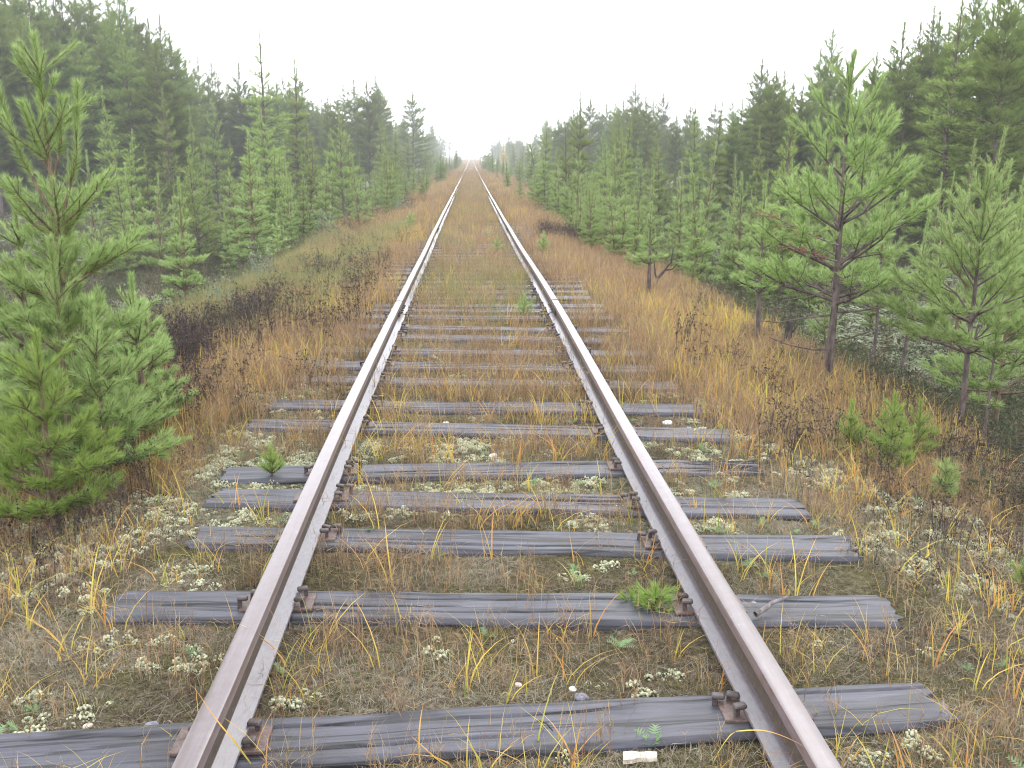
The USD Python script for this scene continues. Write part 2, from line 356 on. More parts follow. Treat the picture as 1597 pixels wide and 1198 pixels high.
JOINTS = [-1.5, 10.15, 22.7, 35.2, 47.7, 60.2, 72.7, 85.2, 97.7, 300, 640]
names = ['nearest', 'second', 'third', 'fourth', 'fifth', 'sixth', 'seventh', 'eighth', 'ninth', 'farthest']
for side, sname in ((-1, 'left'), (1, 'right')):
    for k in range(len(JOINTS) - 1):
        y0, y1 = JOINTS[k] + 0.026, JOINTS[k + 1] - 0.026
        if k == 0: lab = f'nearest {sname} steel rail, rust brown head running from the picture edge to the first joint'
        elif k == len(JOINTS) - 2: lab = f'farthest length of {sname} rail vanishing into the mist'
        else: lab = f'{names[k]} length of the {sname} rail counted from the camera, shining white'
        t = thing('rail', lab, 'rail', group=f'rail lengths of the {sname} running rail')
        # head, web sides and foot of the rolled section, each a part with its own colour
        end = []
        hv, hf = sweep(HEAD + [HEAD[0]], y0, y1, side)
        hn = len(HEAD) + 1
        e0 = [[0, a + 1, a] for a in range(1, hn - 2)]
        off = len(hv) - hn
        e1 = [[off, off + a, off + a + 1] for a in range(1, hn - 2)]
        put(t, 'rail_head', (hv, np.vstack([hf, e0, e1])), MAT['rail_head'], smooth=40)
        sides = join([sweep(SIDE_R, y0, y1, side), sweep(mirror(SIDE_R), y0, y1, side)])
        endw = []
        for yq in (y0, y1):
            bx, bz = float(xc(yq)) + side * GAUGE + math.sin(yq * .9 + side) * .002, float(drop(yq)) + math.sin(yq * .53 + side * 2) * .003
            endw.append((np.array([[bx - .012, yq, bz - .035], [bx + .012, yq, bz - .035], [bx + .012, yq, bz - .13], [bx - .012, yq, bz - .13]]), np.array([[0, 1, 2], [0, 2, 3]])))
        put(t, 'rail_web', join([sides] + endw), MAT['rail_side'], smooth=40)
        foot = FOOT_R + [(-.066, -.152), (-.066, -.141), (-.034, -.133), (-.014, -.124)]
        put(t, 'rail_foot', sweep(foot + [foot[0]], y0, y1, side), MAT['rail_foot'], smooth=40)
        if 0 < k < 4:
            # fishplates that bolt this length to the one before it
            jy = JOINTS[k]
            for s2 in (-1, 1):
                fp = trimesh.creation.box((.016, .60, .062))
                bx, bz = float(xc(jy)) + side * GAUGE + math.sin(jy * .9 + side) * .002, float(drop(jy)) + math.sin(jy * .53 + side * 2) * .003
                fp.apply_translation((bx + s2 * .019, jy, bz - .083))
                pth = put(t, 'fishplate', fp, MAT['rail_side'])
                for dyb in (-.22, -.08, .08, .22):
                    b = hexbolt()
                    b.apply_transform(trimesh.transformations.rotation_matrix(math.pi / 2, (0, 1, 0)))
                    b.apply_translation((bx + s2 * .036, jy + dyb, bz - .083))
                    put(pth, 'bolt', b, MAT['spike'])

# ------------------------------------------------------------------ track: sleepers
TIE_TOP = -0.166


def sleeper_mesh(L, W, H, rng, fine=True, chew=0.0, wane=0.0):
    na, nt = (120, 46) if fine else (36, 16)
    u = np.linspace(-L / 2, L / 2, na)
    tops = np.linspace(-W / 2, W / 2, nt)
    edge = np.array([(-W / 2, -H), (-W / 2, -H * .5), (-W / 2, -.018)])
    loop = np.vstack([edge, np.stack([tops, np.zeros(nt)], 1), edge[::-1] * [-1, 1]])
    n = len(loop)
    P = np.zeros((na, n, 3))
    P[..., 0] = u[:, None]; P[..., 1] = loop[None, :, 0]; P[..., 2] = loop[None, :, 1]
    v = P[..., 1] / W
    up = (P[..., 2] > -.001)
    r = (np.abs(v) * 2)
    P[..., 2] -= np.where(up, .016 * np.clip((r - .86) / .14, 0, 1) ** 1.6, 0)
    s = rng.integers(0, 999)
    big = n2(P[..., 0], P[..., 1] * 2.5 + s, .35, 3) - .5
    P[..., 2] += np.where(up, big * .018, 0)
    fine_n = meshkit.fbm(np.stack([P[..., 0] * 6 + s, P[..., 1] * 110, P[..., 2] * 60], -1), 3, 4) - .5
    P[..., 2] += np.where(up, fine_n * .0035, 0)
    P[..., 1] += (n2(P[..., 0] * 1.0, P[..., 2] * 4 + s, .25, 7) - .5) * .022 * np.sign(v) * (np.abs(v) > .3)
    for _ in range(int(rng.integers(3, 6)) if fine else 2):
        v0, a, b = rng.uniform(-.42, .42) * W, rng.uniform(-L / 2, L / 4), rng.uniform(.5, 1.9)
        wv = v0 + .010 * (n2(P[..., 0], P[..., 0] * 0 + s + v0 * 90, .5, 21) - .5) * 2 + .006 * (n2(P[..., 0], P[..., 0] * 0 + s - v0 * 90, .07, 22) - .5) * 2
        on = np.clip(np.minimum(P[..., 0] - a, a + b - P[..., 0]) / .15, 0, 1)
        P[..., 2] -= np.where(up, rng.uniform(.010, .030) * on * np.exp(-((P[..., 1] - wv) / (.0042 if fine else .012)) ** 2), 0)
    if chew:
        # the end is rotten: splintered and sunken
        e = np.clip((P[..., 0] - (L / 2 - chew)) / chew, 0, 1)
        P[..., 2] -= np.where(up, e * (.02 + .05 * sm(.44, .60, n2(P[..., 0] * .8, P[..., 1] * 9 + s, .1, 12))), 0)
    P[..., 0] += np.sign(P[..., 0]) * (np.abs(P[..., 0]) > L / 2 - .03) * (meshkit.noise(np.stack([P[..., 1] * 40, P[..., 2] * 30, P[..., 0] * 0 + s], -1)) - .5) * .05
    V = P.reshape(-1, 3)
    a, b = np.meshgrid(np.arange(na - 1), np.arange(n - 1), indexing='ij')
    q = (a * n + b).ravel()
    F = [np.stack([q, q + n, q + n + 1], 1), np.stack([q, q + n + 1, q + 1], 1)]
    V = np.vstack([V, [[-L / 2 + .012, 0, -H / 2], [L / 2 - .012, 0, -H / 2]]])
    c0, c1 = len(V) - 2, len(V) - 1
    k = np.arange(n)
    F.append(np.stack([np.full(n, c0), k, (k + 1) % n], 1))
    o = (na - 1) * n
    F.append(np.stack([np.full(n, c1), o + (k + 1) % n, o + k], 1))
    return V, np.vstack(F)


def rounded(size, r):
    import manifold3d as m3
    a, b, c = np.array(size) / 2 - r
    s = m3.Manifold.sphere(r, 8)
    return m3.Manifold.batch_hull([s.translate((x, y, z)) for x in (-a, a) for y in (-b, b) for z in (-c, c)])


def tri(m):
    v, f, _ = meshkit.arrays(m)
    return trimesh.Trimesh(v, f, process=False)


spike_head = tri(rounded((.040, .028, .015), .006))
spike_shank = trimesh.creation.box((.015, .015, .05)); spike_shank.apply_translation((-.010, 0, -.028))
SPIKE = trimesh.util.concatenate([spike_head, spike_shank])

# left end and right end of each sleeper's top face as read from the photograph (centre line), then notes
TIES = [
    (-90, 1182, 1462, 1092, 'nearest slanting sleeper with long cracks, its right end rounded beside white lichen', 0),
    (178, 940, 1390, 948, 'second sleeper from the camera, its left end black and rounded', 0),
    (306, 833, 1330, 852, 'third sleeper from the camera, thick square edged timber', 0),
    (335, 772, 1250, 790, 'fourth sleeper, half sunk in moss just before a green seedling', 0),
    (345, 738, 1185, 724, 'fifth sleeper, behind the seedling left of the rail, its right end rotten and splintered', .45),
    (388, 660, 1140, 676, 'sixth sleeper with one long split running its length', 0),
    (420, 629, 1092, 637, 'seventh sleeper, its pale flat right end clear of the grass', 0),
    (452, 590, 1060, 601, 'eighth sleeper, split lengthways, in yellow grass', 0),
    (487, 567, 1030, 575, 'ninth sleeper, pale grey, standing clear right of the rail', 0),
    (505, 545, 1010, 551, 'tenth sleeper, pale grey behind brown weeds', 0),
    (536, 523, 985, 531, 'eleventh sleeper broken into strips at its right end', .3),
    (530, 508, 979, 515, 'twelfth sleeper partly under golden grass', 0),
    (530, 493, 958, 495, 'thirteenth sleeper, behind the round green seedling between the rails', 0),
    (560, 482, 945, 484, 'fourteenth sleeper, just before the rail joints', 0),
    (575, 474, 942, 475, 'fifteenth sleeper, under the rail joints', 0),
]
rngt = np.random.default_rng(77)


def add_sleeper(p, q, label, chew, kdx):
    mid = (p + q) / 2
    L = float(np.hypot(*(q - p)[:2])); ang = math.atan2(q[1] - p[1], q[0] - p[0])
    L = min(max(L, 2.5), 2.95)
    y = mid[1]
    z = TIE_TOP + float(drop(y))
    W = .235 + rngt.uniform(-.015, .02)
    fine = kdx < 11
    t = thing('sleeper', label, 'sleeper', (mid[0], mid[1], z), ang, 'wooden sleepers across the track')
    put(t, 'timber', sleeper_mesh(L, W, .17, rngt, fine, chew), MAT['sleeper'], smooth=35)
    if y > 16:
        return
    for side in (-1, 1):
        gx = (xc(y) + side * GAUGE)
        lx = (gx - mid[0]) / math.cos(ang)
        wx, wy = mid[0] + lx * math.cos(ang), mid[1] + lx * math.sin(ang)
        # plate in the sleeper's own frame, turned square to the rail
        c, s = math.cos(-ang), math.sin(-ang)
        pl = tri(rounded((.265, .135, .0135), .004))
        R = trimesh.transformations.rotation_matrix(-ang, (0, 0, 1))
        pl.apply_transform(R); pl.apply_translation((lx, 0, .0035))
        pp = put(t, 'tie_plate', pl, MAT['plate'], smooth=30)
        for (ox, oy, turn) in ((-side * .083, .045, 0), (-side * .085, -.04, 0), (side * .084, rngt.uniform(-.04, .04), 1), (side * .125, -.03, 2), (-side * .13, .04, 2)):
            if turn == 2 and rngt.random() < .5:
                continue
            sp = SPIKE.copy()
            sgn = 1 if ox > 0 else -1
            sp.apply_transform(trimesh.transformations.rotation_matrix(math.pi if sgn > 0 else 0, (0, 0, 1)))
            # spike noses point at the rail foot
            sp.apply_transform(trimesh.transformations.rotation_matrix(rngt.uniform(-.25, .25), (0, 0, 1)))
            sp.apply_transform(trimesh.transformations.rotation_matrix(rngt.uniform(-.15, .15), (0, 1, 0)))
            sp.apply_translation((ox, oy, .024 + rngt.uniform(0, .020)))
            sp.apply_transform(R); sp.apply_translation((lx, 0, 0))
            put(pp, 'spike', sp, MAT['spike'], smooth=40)


last = None
TIEPOS = []
for kdx, (x0, y0, x1, y1, lab, chew) in enumerate(TIES):
    p, q = at(x0, y0, TIE_TOP), at(x1, y1, TIE_TOP)
    TIEPOS.append((p[:2], q[:2]))
    add_sleeper(p, q, lab, chew, kdx)
    last = max(p[1], q[1])
yy = last + .55
n_far = 0
while yy < 26:
    cx = float(xc(yy)) + rngt.uniform(-.06, .06)
    p, q = np.array([cx - 1.38, yy + rngt.uniform(-.04, .04), 0]), np.array([cx + 1.38, yy + rngt.uniform(-.04, .04), 0])
    TIEPOS.append((p[:2], q[:2]))
    add_sleeper(p, q, 'grey sleeper almost hidden in the grass beyond the rail joints', 0, 20)
    yy += .55 + rngt.uniform(-.04, .05)
TP = np.array([[*a, *b] for a, b in TIEPOS])


def tie_dist(x, y):
    """Distance to the nearest sleeper's middle line (sleepers lie nearly across the track)."""
    d = np.full(np.shape(x), 9.0)
    for x0, y0, x1, y1 in TP:
        t = np.clip((x - x0) / (x1 - x0), -.02, 1.02)
        inside = (x > x0 - .03) & (x < x1 + .03)
        d = np.where(inside, np.minimum(d, np.abs(y - (y0 + (y1 - y0) * t))), d)
    return d


def rail_dist(x, y):
    return np.abs(np.abs(x - xc(y)) - GAUGE)


# ------------------------------------------------------------------ plants: generators
def unit(v): return v / (np.linalg.norm(v, axis=-1, keepdims=True) + 1e-12)


def tubes(lines, sides):
    """Tapered tubes along polylines [(points, radii)]."""
    out = []
    for p, r in lines:
        p = np.asarray(p, float); r = np.asarray(r, float)
        t = unit(np.gradient(p, axis=0))
        ref = np.where(np.abs(t[:, 2:]) < .9, [[0, 0, 1.0]], [[1.0, 0, 0]])
        a = unit(np.cross(t, ref)); b = np.cross(t, a)
        g = np.arange(sides) * 2 * np.pi / sides
        v = p[:, None] + r[:, None, None] * (np.cos(g)[None, :, None] * a[:, None] + np.sin(g)[None, :, None] * b[:, None])
        ii, jj = np.meshgrid(np.arange(len(p) - 1), np.arange(sides), indexing='ij')
        ii, jj = ii.ravel(), jj.ravel(); k = (jj + 1) % sides
        f = np.vstack([np.stack([ii * sides + jj, ii * sides + k, (ii + 1) * sides + k], 1), np.stack([ii * sides + jj, (ii + 1) * sides + k, (ii + 1) * sides + jj], 1)])
        out.append((v.reshape(-1, 3), f))
    return join(out)


def needles(sh, rng, per_m, nl, nw, spread_deg=(30, 58), tip_deg=(18, 34), tintbase=0.0):
    """Needles round shoots. sh: array of rows p0(3) p1(3) age. Returns verts, faces, tint."""
    sh = np.asarray(sh)
    ln = np.linalg.norm(sh[:, 3:6] - sh[:, :3], axis=1)
    cnt = np.maximum(4, (ln * per_m)).astype(int)
    k = np.repeat(np.arange(len(sh)), cnt)
    N = len(k)
    t = rng.random(N) ** .9
    d = unit(sh[k, 3:6] - sh[k, :3])
    p = sh[k, :3] + (sh[k, 3:6] - sh[k, :3]) * t[:, None]
    r = unit(np.cross(d, rng.normal(size=(N, 3))))
    age = sh[k, 6]
    lo = np.where(age < 1, tip_deg[0], spread_deg[0]); hi = np.where(age < 1, tip_deg[1], spread_deg[1])
    th = np.radians(lo + (hi - lo) * rng.random(N))
    nd = d * np.cos(th)[:, None] + r * np.sin(th)[:, None]
    nd[:, 2] += .10 * rng.random(N)
    nd = unit(nd)
    L = nl * rng.uniform(.7, 1.15, N)
    s = unit(np.cross(nd, rng.normal(size=(N, 3)))) * (nw * rng.uniform(.8, 1.2, N) / 2)[:, None]
    V = np.stack([p - s, p + s, p + nd * L[:, None]], 1).reshape(-1, 3)
    F = np.arange(3 * N).reshape(-1, 3)
    base = np.clip(np.where(age < 1, .05, np.where(age < 2, .30, .55)) + rng.normal(0, .22, N) + tintbase, 0, .88)
    base = np.where((age >= 2) & (rng.random(N) < .05), .97, base)
    tint = np.repeat(base, 3)
    return V, F, tint


def pine(seed, H, years, nb=5, reach=.42, elev_top=58, elev_low=8, bare=0.0, level_max=2, per_m=260, nl=.045, nw=.0022, r0=.03,
         needle_years=3, lean=0.0, lead=None, sides=6, bsides=4, droop=0.0, jitter=1.0, thin=1.0, inc_pow=1.15, topkeep=1.0, loose=1.0, between=1, rate=2.6):
    """A Scots pine grown year by year: whorls of branches, each forking every year, with brush-like needles on the youngest shoots."""
    rng = np.random.default_rng(seed)
    inc = np.linspace(.55, 1.0, years) ** inc_pow * rng.uniform(.85, 1.15, years)
    if lead: inc[-1] = inc[:-1].sum() * lead / H / max(1e-6, 1 - lead / H)
    inc *= H / inc.sum()
    hs = np.concatenate([[0], np.cumsum(inc)])
    bend = rng.uniform(0, 6.28)
    wob = np.cumsum(rng.normal(0, .006 * H / years ** .5, (years + 1, 2)) * jitter, axis=0); wob[0] = 0
    tr = np.stack([wob[:, 0] + lean * hs, wob[:, 1], hs], 1)
    rad = r0 * np.clip(1 - hs / H, 0, 1) ** .85 + .004 * min(1, H / 3)
    lines, shoots = [], []
    zz = np.linspace(0, years, years * 2 + 1)
    trunk_p = np.stack([np.interp(zz, np.arange(years + 1), tr[:, c]) for c in range(3)], 1)
    trunk_r = np.interp(zz, np.arange(years + 1), rad)
    trunk_r[0] *= 1.25
    trunk_p[0, 2] -= .06 * H ** .3
    for a in range(min(needle_years, 2)):
        shoots.append([*tr[years - 1 - a], *tr[years - a], a])

    def branch(p, az, el, age, g, level, r):
        pts, rr = [p], [r]
        e, z = el, az
        for jn in range(age):
            left = age - 1 - jn
            seg = g * rng.uniform(.82, 1.15) * (0.86 ** jn if level == 0 else .9 ** jn)
            ez = e + rng.normal(0, 5)
            dv = np.array([math.cos(z) * math.cos(math.radians(ez)), math.sin(z) * math.cos(math.radians(ez)), math.sin(math.radians(ez))])
            np_ = pts[-1] + dv * seg
            if left < needle_years:
                shoots.append([*pts[-1], *np_, left])
            pts.append(np_); rr.append(max(r * (1 - (jn + 1) / (age + .6)), .0018))
            if level < level_max and left >= 1:
                for sg in (-1, 1):
                    if rng.random() < .92 * thin:
                        branch(np_, z + sg * rng.uniform(.6, 1.05), e + rng.uniform(-8, 14), left, seg * rng.uniform(.55, .85), level + 1, rr[-1] * .6)
                if level == 0 and rng.random() < .4 * thin:
                    branch(np_, z + rng.uniform(-.3, .3), e + 22, max(1, left - 1), seg * .55, level + 1, rr[-1] * .5)
            e = e + (7 - droop) if left <= 2 else e + rng.uniform(-3, 3) - droop * .3
            z += rng.normal(0, .09)
        if level <= 1 or r > .003:
            lines.append((np.array(pts), np.array(rr)))

    def el0(x): return elev_low + (elev_top - elev_low) * (1 - x) ** 1.5

    az0 = rng.uniform(0, 6.28)
    for k in range(1, years):
        frac = hs[k] / H
        if frac < bare:
            continue
        age = years - k
        x = (age / years)
        L = reach * H * (1 - math.exp(-rate * x)) * (1 - .25 * x * x) * rng.uniform(.9, 1.1)
        n = max(2, int(round(nb + rng.normal(0, .8))))
        segs = min(age, 5 if level_max > 1 else 4)
        g = L / sum(.86 ** jj for jj in range(segs))
        for b in range(n):
            if rng.random() > topkeep and age < years * .4: continue
            az = az0 + b * 6.283 / n + rng.normal(0, .22) * jitter
            el = el0(x) + rng.normal(0, 7) * jitter
            f0 = k + rng.uniform(-.22, .10) * loose
            p0 = np.array([np.interp(f0, np.arange(years + 1), tr[:, c]) for c in range(3)])
            branch(p0, az, el, segs, g * rng.uniform(.72, 1.12), 0, rad[k] * .5 + .002)
        for b in range(between if k < years - 1 else 0):
            f0 = k + rng.uniform(.15, .8)
            p0 = np.array([np.interp(f0, np.arange(years + 1), tr[:, c]) for c in range(3)])
            branch(p0, rng.uniform(0, 6.28), el0(x) + rng.normal(8, 8), max(2, segs - 1), g * rng.uniform(.4, .75), 0, rad[k] * .3 + .0015)
        az0 += 2.4
    nv = needles(shoots, rng, per_m, nl, nw)
    lead_n = needles(shoots[:min(needle_years, 2)], rng, per_m * 1.6, nl * 1.05, nw, tip_deg=(24, 44))
    nv = (np.vstack([nv[0], lead_n[0]]), np.vstack([nv[1], lead_n[1] + len(nv[0])]), np.concatenate([nv[2], lead_n[2]]))
    return dict(trunk=tubes([(trunk_p, trunk_r)], sides), limbs=tubes(lines, bsides) if lines else None, crown=nv, H=H)


def define_tree(path, t, needle, wood, wood2=None):
    COUNT_local = {}
    put(path, 'trunk', t['trunk'], MAT[wood], smooth=True)
    if t['limbs'] is not None:
        put(path, 'branches', t['limbs'], MAT[wood2 or wood], smooth=True)
    v, f, tint = t['crown']
    put(path, 'crown', (v, f), MAT[needle], tint=tint)


KIND = {}


def kind(name, t, needle, wood):
    path = f'/World/{name}'
    stage.CreateClassPrim(path)
    define_tree(path, t, needle, wood)
    KIND[name] = (path, t['H'])


for s in range(5):   # forest pines, seen from forty metres and more
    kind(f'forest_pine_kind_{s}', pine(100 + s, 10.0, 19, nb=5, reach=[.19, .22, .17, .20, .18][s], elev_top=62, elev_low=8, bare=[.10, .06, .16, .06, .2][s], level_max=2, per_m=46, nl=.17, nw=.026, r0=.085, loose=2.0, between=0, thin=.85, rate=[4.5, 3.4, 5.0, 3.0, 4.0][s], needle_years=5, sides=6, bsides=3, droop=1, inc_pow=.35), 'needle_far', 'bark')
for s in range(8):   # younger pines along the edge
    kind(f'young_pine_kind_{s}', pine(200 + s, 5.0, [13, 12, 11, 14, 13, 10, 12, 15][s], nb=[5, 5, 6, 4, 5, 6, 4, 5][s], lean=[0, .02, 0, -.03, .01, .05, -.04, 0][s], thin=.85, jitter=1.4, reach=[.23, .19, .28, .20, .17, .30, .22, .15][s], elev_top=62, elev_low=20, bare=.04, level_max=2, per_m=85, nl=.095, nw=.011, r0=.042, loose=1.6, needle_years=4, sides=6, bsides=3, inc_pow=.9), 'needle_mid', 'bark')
for s in range(2):   # slim pines with an open top
    kind(f'slim_pine_kind_{s}', pine(250 + s, 8.0, 15, nb=5, reach=.15, elev_top=62, elev_low=5, bare=.10, level_max=2, per_m=60, nl=.12, nw=.014, r0=.065, needle_years=4, sides=6, bsides=3, thin=.9, topkeep=.95, inc_pow=.7), 'needle_mid', 'bark')
for s in range(10):   # saplings of two to three metres
    kind(f'sapling_kind_{s}', pine(300 + s, 2.5, [8, 9, 7, 6, 9, 8, 7, 10, 6, 8][s], nb=[5, 5, 6, 5, 4, 6, 4, 5, 6, 4][s], lean=[0, .03, -.02, .06, 0, -.04, .08, 0, .02, -.06][s], reach=[.27, .22, .34, .30, .18, .26, .24, .20, .40, .22][s], elev_top=62, elev_low=26, bare=.05, level_max=2, per_m=230, nl=.06, nw=.0058, r0=.024, between=1, thin=.85, jitter=1.5, needle_years=4, sides=6, bsides=3), 'needle_near', 'bark_young')


def tree(kindname, name, label, px, top, Y, group=None, width=1.0, rot=None, needs=None, cat='tree'):
    d = ray(px, VPY); Xp = d[0] / d[1] * Y
    dt = ray(px, top); ztop = EYE[2] + dt[2] / dt[1] * Y
    z = float(gz(Xp, Y))
    path, H0 = KIND[kindname]
    sc = max(.15, (ztop - z) / H0)
    p = thing(name, label, cat, (Xp, Y, z), RT.uniform(0, 6.28) if rot is None else rot, group, (sc * width, sc * width, sc))
    pr = stage.GetPrimAtPath(p)
    pr.GetReferences().AddInternalReference(path)
    pr.SetInstanceable(True)
    return Xp, Y


def free_tree(kindname, name, label, x, y, h, group, width=1.0, cat='tree'):
    path, H0 = KIND[kindname]
    sc = h / H0
    p = thing(name, label, cat, (x, y, float(gz(x, y))), RT.uniform(0, 6.28), group, (sc * width, sc * width, sc), tilt=(RT.gauss(0, 2.2), RT.gauss(0, 2.2)))
    pr = stage.GetPrimAtPath(p)
    pr.GetReferences().AddInternalReference(path)
    pr.SetInstanceable(True)


RT = random.Random(5)


def hero(name, label, px, top, Y, seed, needle='needle_near', wood='bark_young', rot=0.0, tilt=None, cat='tree', dz=0.0, **kw):
    d = ray(px, VPY); Xp = d[0] / d[1] * Y
    dt = ray(px, top); ztop = EYE[2] + dt[2] / dt[1] * Y
    z = float(gz(Xp, Y)) + dz
    t = pine(seed, ztop - z, **kw)
    p = thing(name, label, cat, (Xp, Y, z), rot, tilt=tilt)
    define_tree(p, t, needle, wood)
    return p, Xp, Y, z


# ---- the pines nearest the track on the left
NEAR = dict(per_m=760, nl=.056, nw=.0034, level_max=2, sides=8, bsides=4, needle_years=2, between=1, thin=.88)
p, hx, hy, hz_ = hero('pine_sapling', 'tall pine sapling at the left edge with three upright brush-like leaders', 78, 55, 5.6, 11, years=8, nb=6, reach=.33, lead=.19, elev_top=60, elev_low=20, bare=.06, r0=.026, **{**NEAR, 'needle_years': 3, 'between': 2})
# its two long side leaders
rng1 = np.random.default_rng(4)
hh = EYE[2] + ray(78, 55)[2] / ray(78, 55)[1] * 5.6 - hz_
lead_lines, lead_sh = [], []
for (ax, zb, ax2, zt) in ((-.02, .62, -.235, .905), (.02, .60, .19, .90), (.0, .70, -.11, .86), (.01, .70, .10, .87)):
    a = np.array([ax, 0, zb * hh]); b = np.array([ax2 * .8, -.05 * np.sign(ax2), (zb + zt) / 2 * hh - .02]); c = np.array([ax2, -.03, zt * hh])
    lead_lines.append((np.array([a, b, c]), np.array([.009, .007, .004])))
    lead_sh += [[*(a * .4 + b * .6), *b, 1], [*b, *c, 0]]
lv, lf, lt = needles(lead_sh, rng1, 1900, .066, .0036, tip_deg=(28, 48))
put(p, 'side_leader', tubes(lead_lines, 6), MAT['bark_young'], smooth=True)
put(p, 'leader_needles', (lv, lf), MAT['needle_near'], tint=lt)
hero('pine_sapling', 'low bushy bright green pine with a dark stem at the bottom left edge', 22, 520, 4.55, 12, needle='needle_bright', years=6, nb=6, reach=.48, elev_top=55, elev_low=20, bare=.10, r0=.026, **NEAR)
hero('pine_sapling', 'bushy pine just right of the low bright one, reaching a branch over the grass', 188, 430, 6.3, 13, years=6, nb=6, reach=.46, elev_top=58, elev_low=16, bare=.1, r0=.024, **NEAR)
hero('pine_sapling', 'pine with soft pale shoots behind the low bright one at the left edge', 10, 285, 5.9, 14, years=7, nb=6, reach=.34, elev_top=58, elev_low=20, bare=.08, r0=.026, **NEAR)
hero('pine_sapling', 'small pine whose single leader rises before the lichen clearing on the left', 118, 470, 5.1, 15, years=5, nb=5, reach=.5, elev_top=56, elev_low=20, bare=.08, r0=.018, **NEAR)
hero('pine_sapling', 'short pine at the top of the left bank beside dark heather', 205, 470, 7.3, 16, years=6, nb=5, reach=.40, elev_top=60, elev_low=14, bare=.12, r0=.022, **NEAR)
MIDH = dict(per_m=430, nl=.060, nw=.0052, level_max=2, sides=7, bsides=4, needle_years=2, between=1, thin=.85)
hero('pine_sapling', 'two metre pine with several upright leaders standing below the left bank', 274, 278, 14.6, 17, years=7, nb=6, reach=.25, elev_top=66, elev_low=14, bare=.1, r0=.035, **MIDH)
hero('pine_sapling', 'tapering pale green pine in front of the tall slim pine on the left', 387, 205, 22.0, 18, years=10, nb=6, reach=.22, elev_top=58, elev_low=6, bare=.08, r0=.04, **{**MIDH, 'per_m': 200, 'nw': .008, 'nl': .07})
hero('pine_sapling', 'thin little pine on the left bank right of the tapering one', 425, 335, 18.5, 19, years=5, nb=4, reach=.38, elev_top=45, elev_low=5, bare=.25, r0=.016, **{**MIDH, 'per_m': 280, 'nw': .006})

hero('pine_sapling', 'soft pine filling the gap under the brush-leader sapling at the left edge', 60, 375, 5.2, 61, years=6, nb=6, reach=.42, elev_top=58, elev_low=18, bare=.05, r0=.022, **{**NEAR, 'needle_years': 3})

# ---- the pines nearest the track on the right
pr1, rx, ry, rz = hero('pine_tree', 'dark stemmed pine on the right bank with a dead red branch on its left', 1318, 98, 8.2, 21, years=9, nb=6, reach=.47, lead=.15, elev_top=60, elev_low=14, bare=.24, r0=.034, wood='bark', **{**NEAR, 'per_m': 520, 'nw': .0046, 'nl': .064})
hR = EYE[2] + ray(1318, 98)[2] / ray(1318, 98)[1] * 8.2 - rz
rng2 = np.random.default_rng(9)
# bare lower limbs and the dead branch, as parts of that pine
bl = []
for (zf, azd, ln, el) in ((.13, 165, .5, 5), (.15, 20, .62, 2), (.24, 190, .66, -6), (.25, 5, .85, 0), (.33, 200, .5, -15), (.34, -15, .6, 8), (.20, 95, .4, 5)):
    a = np.array([0, 0, zf * hR]); az = math.radians(azd); pts = [a]
    for s in range(4):
        pts.append(pts[-1] + ln / 4 * np.array([math.cos(az), math.sin(az), math.sin(math.radians(el + s * 4))]) + rng2.normal(0, .012, 3))
    bl.append((np.array(pts), np.linspace(.010, .003, 5)))
put(pr1, 'bare_limb', tubes(bl, 5), MAT['bark'], smooth=True)
dl, ds = [], []
for (zf, azd, ln, el) in ((.46, 208, .92, 20), (.41, 222, .80, 14)):
    a = np.array([0, 0, zf * hR]); az = math.radians(azd); pts = [a]
    for s in range(4):
        pts.append(pts[-1] + ln / 4 * np.array([math.cos(az), math.sin(az), math.sin(math.radians(el))]) + rng2.normal(0, .01, 3))
    dl.append((np.array(pts), np.linspace(.009, .003, 5)))
    for s in (1, 2, 3):
        ds.append([*pts[s], *pts[s + 1], 2])
        for sg in (-1, 1):
            e = pts[s] + np.array([math.cos(az + sg * .7), math.sin(az + sg * .7), .15]) * .17
            ds.append([*pts[s], *e, 2]); dl.append((np.array([pts[s], e]), np.array([.004, .002])))
put(pr1, 'dead_branch', tubes(dl, 5), MAT['deadwood'], smooth=True)
dv, df, dt_ = needles(ds, rng2, 260, .04, .0028, spread_deg=(25, 75))
put(pr1, 'dead_needles', (dv, df), MAT['needle_dead'], tint=np.clip(dt_, 0, 1), label='withered red needles on the dead branch')

hero('pine_tree', 'pine at the right edge with a long bare stem and upright pale leaders', 1540, 262, 7.5, 22, years=9, nb=6, reach=.52, lead=.2, elev_top=62, elev_low=10, bare=.34, r0=.024, wood='bark', **{**NEAR, 'per_m': 520, 'nw': .0046, 'nl': .066})
hero('pine_tree', 'thin stemmed pine just left of the one with the red branch', 1197, 285, 10.2, 23, years=7, nb=5, reach=.34, elev_top=55, elev_low=5, bare=.3, r0=.026, wood='bark', **MIDH)
hero('pine_tree', 'slender pine standing straight on the lichen below the right bank', 1388, 300, 10.6, 24, years=8, nb=4, reach=.22, elev_top=50, elev_low=0, bare=.32, r0=.020, wood='bark', **MIDH)
hero('pine_tree', 'slender pine leaning right on the lichen below the right bank', 1432, 330, 10.8, 25, years=7, nb=4, reach=.22, elev_top=50, elev_low=0, bare=.35, r0=.022, tilt=(0, 5, 0), wood='bark', **MIDH)
hero('pine_sapling', 'crooked small pine with a forked black stem on the right edge of the grass', 1018, 318, 13.4, 26, years=6, nb=5, reach=.36, elev_top=50, elev_low=12, bare=.3, r0=.03, wood='bark', **MIDH)
hero('pine_sapling', 'leafy pine cut by the right picture edge behind the long stemmed one', 1600, 325, 8.4, 63, years=7, nb=6, reach=.40, elev_top=60, elev_low=12, bare=.2, r0=.024, **MIDH)
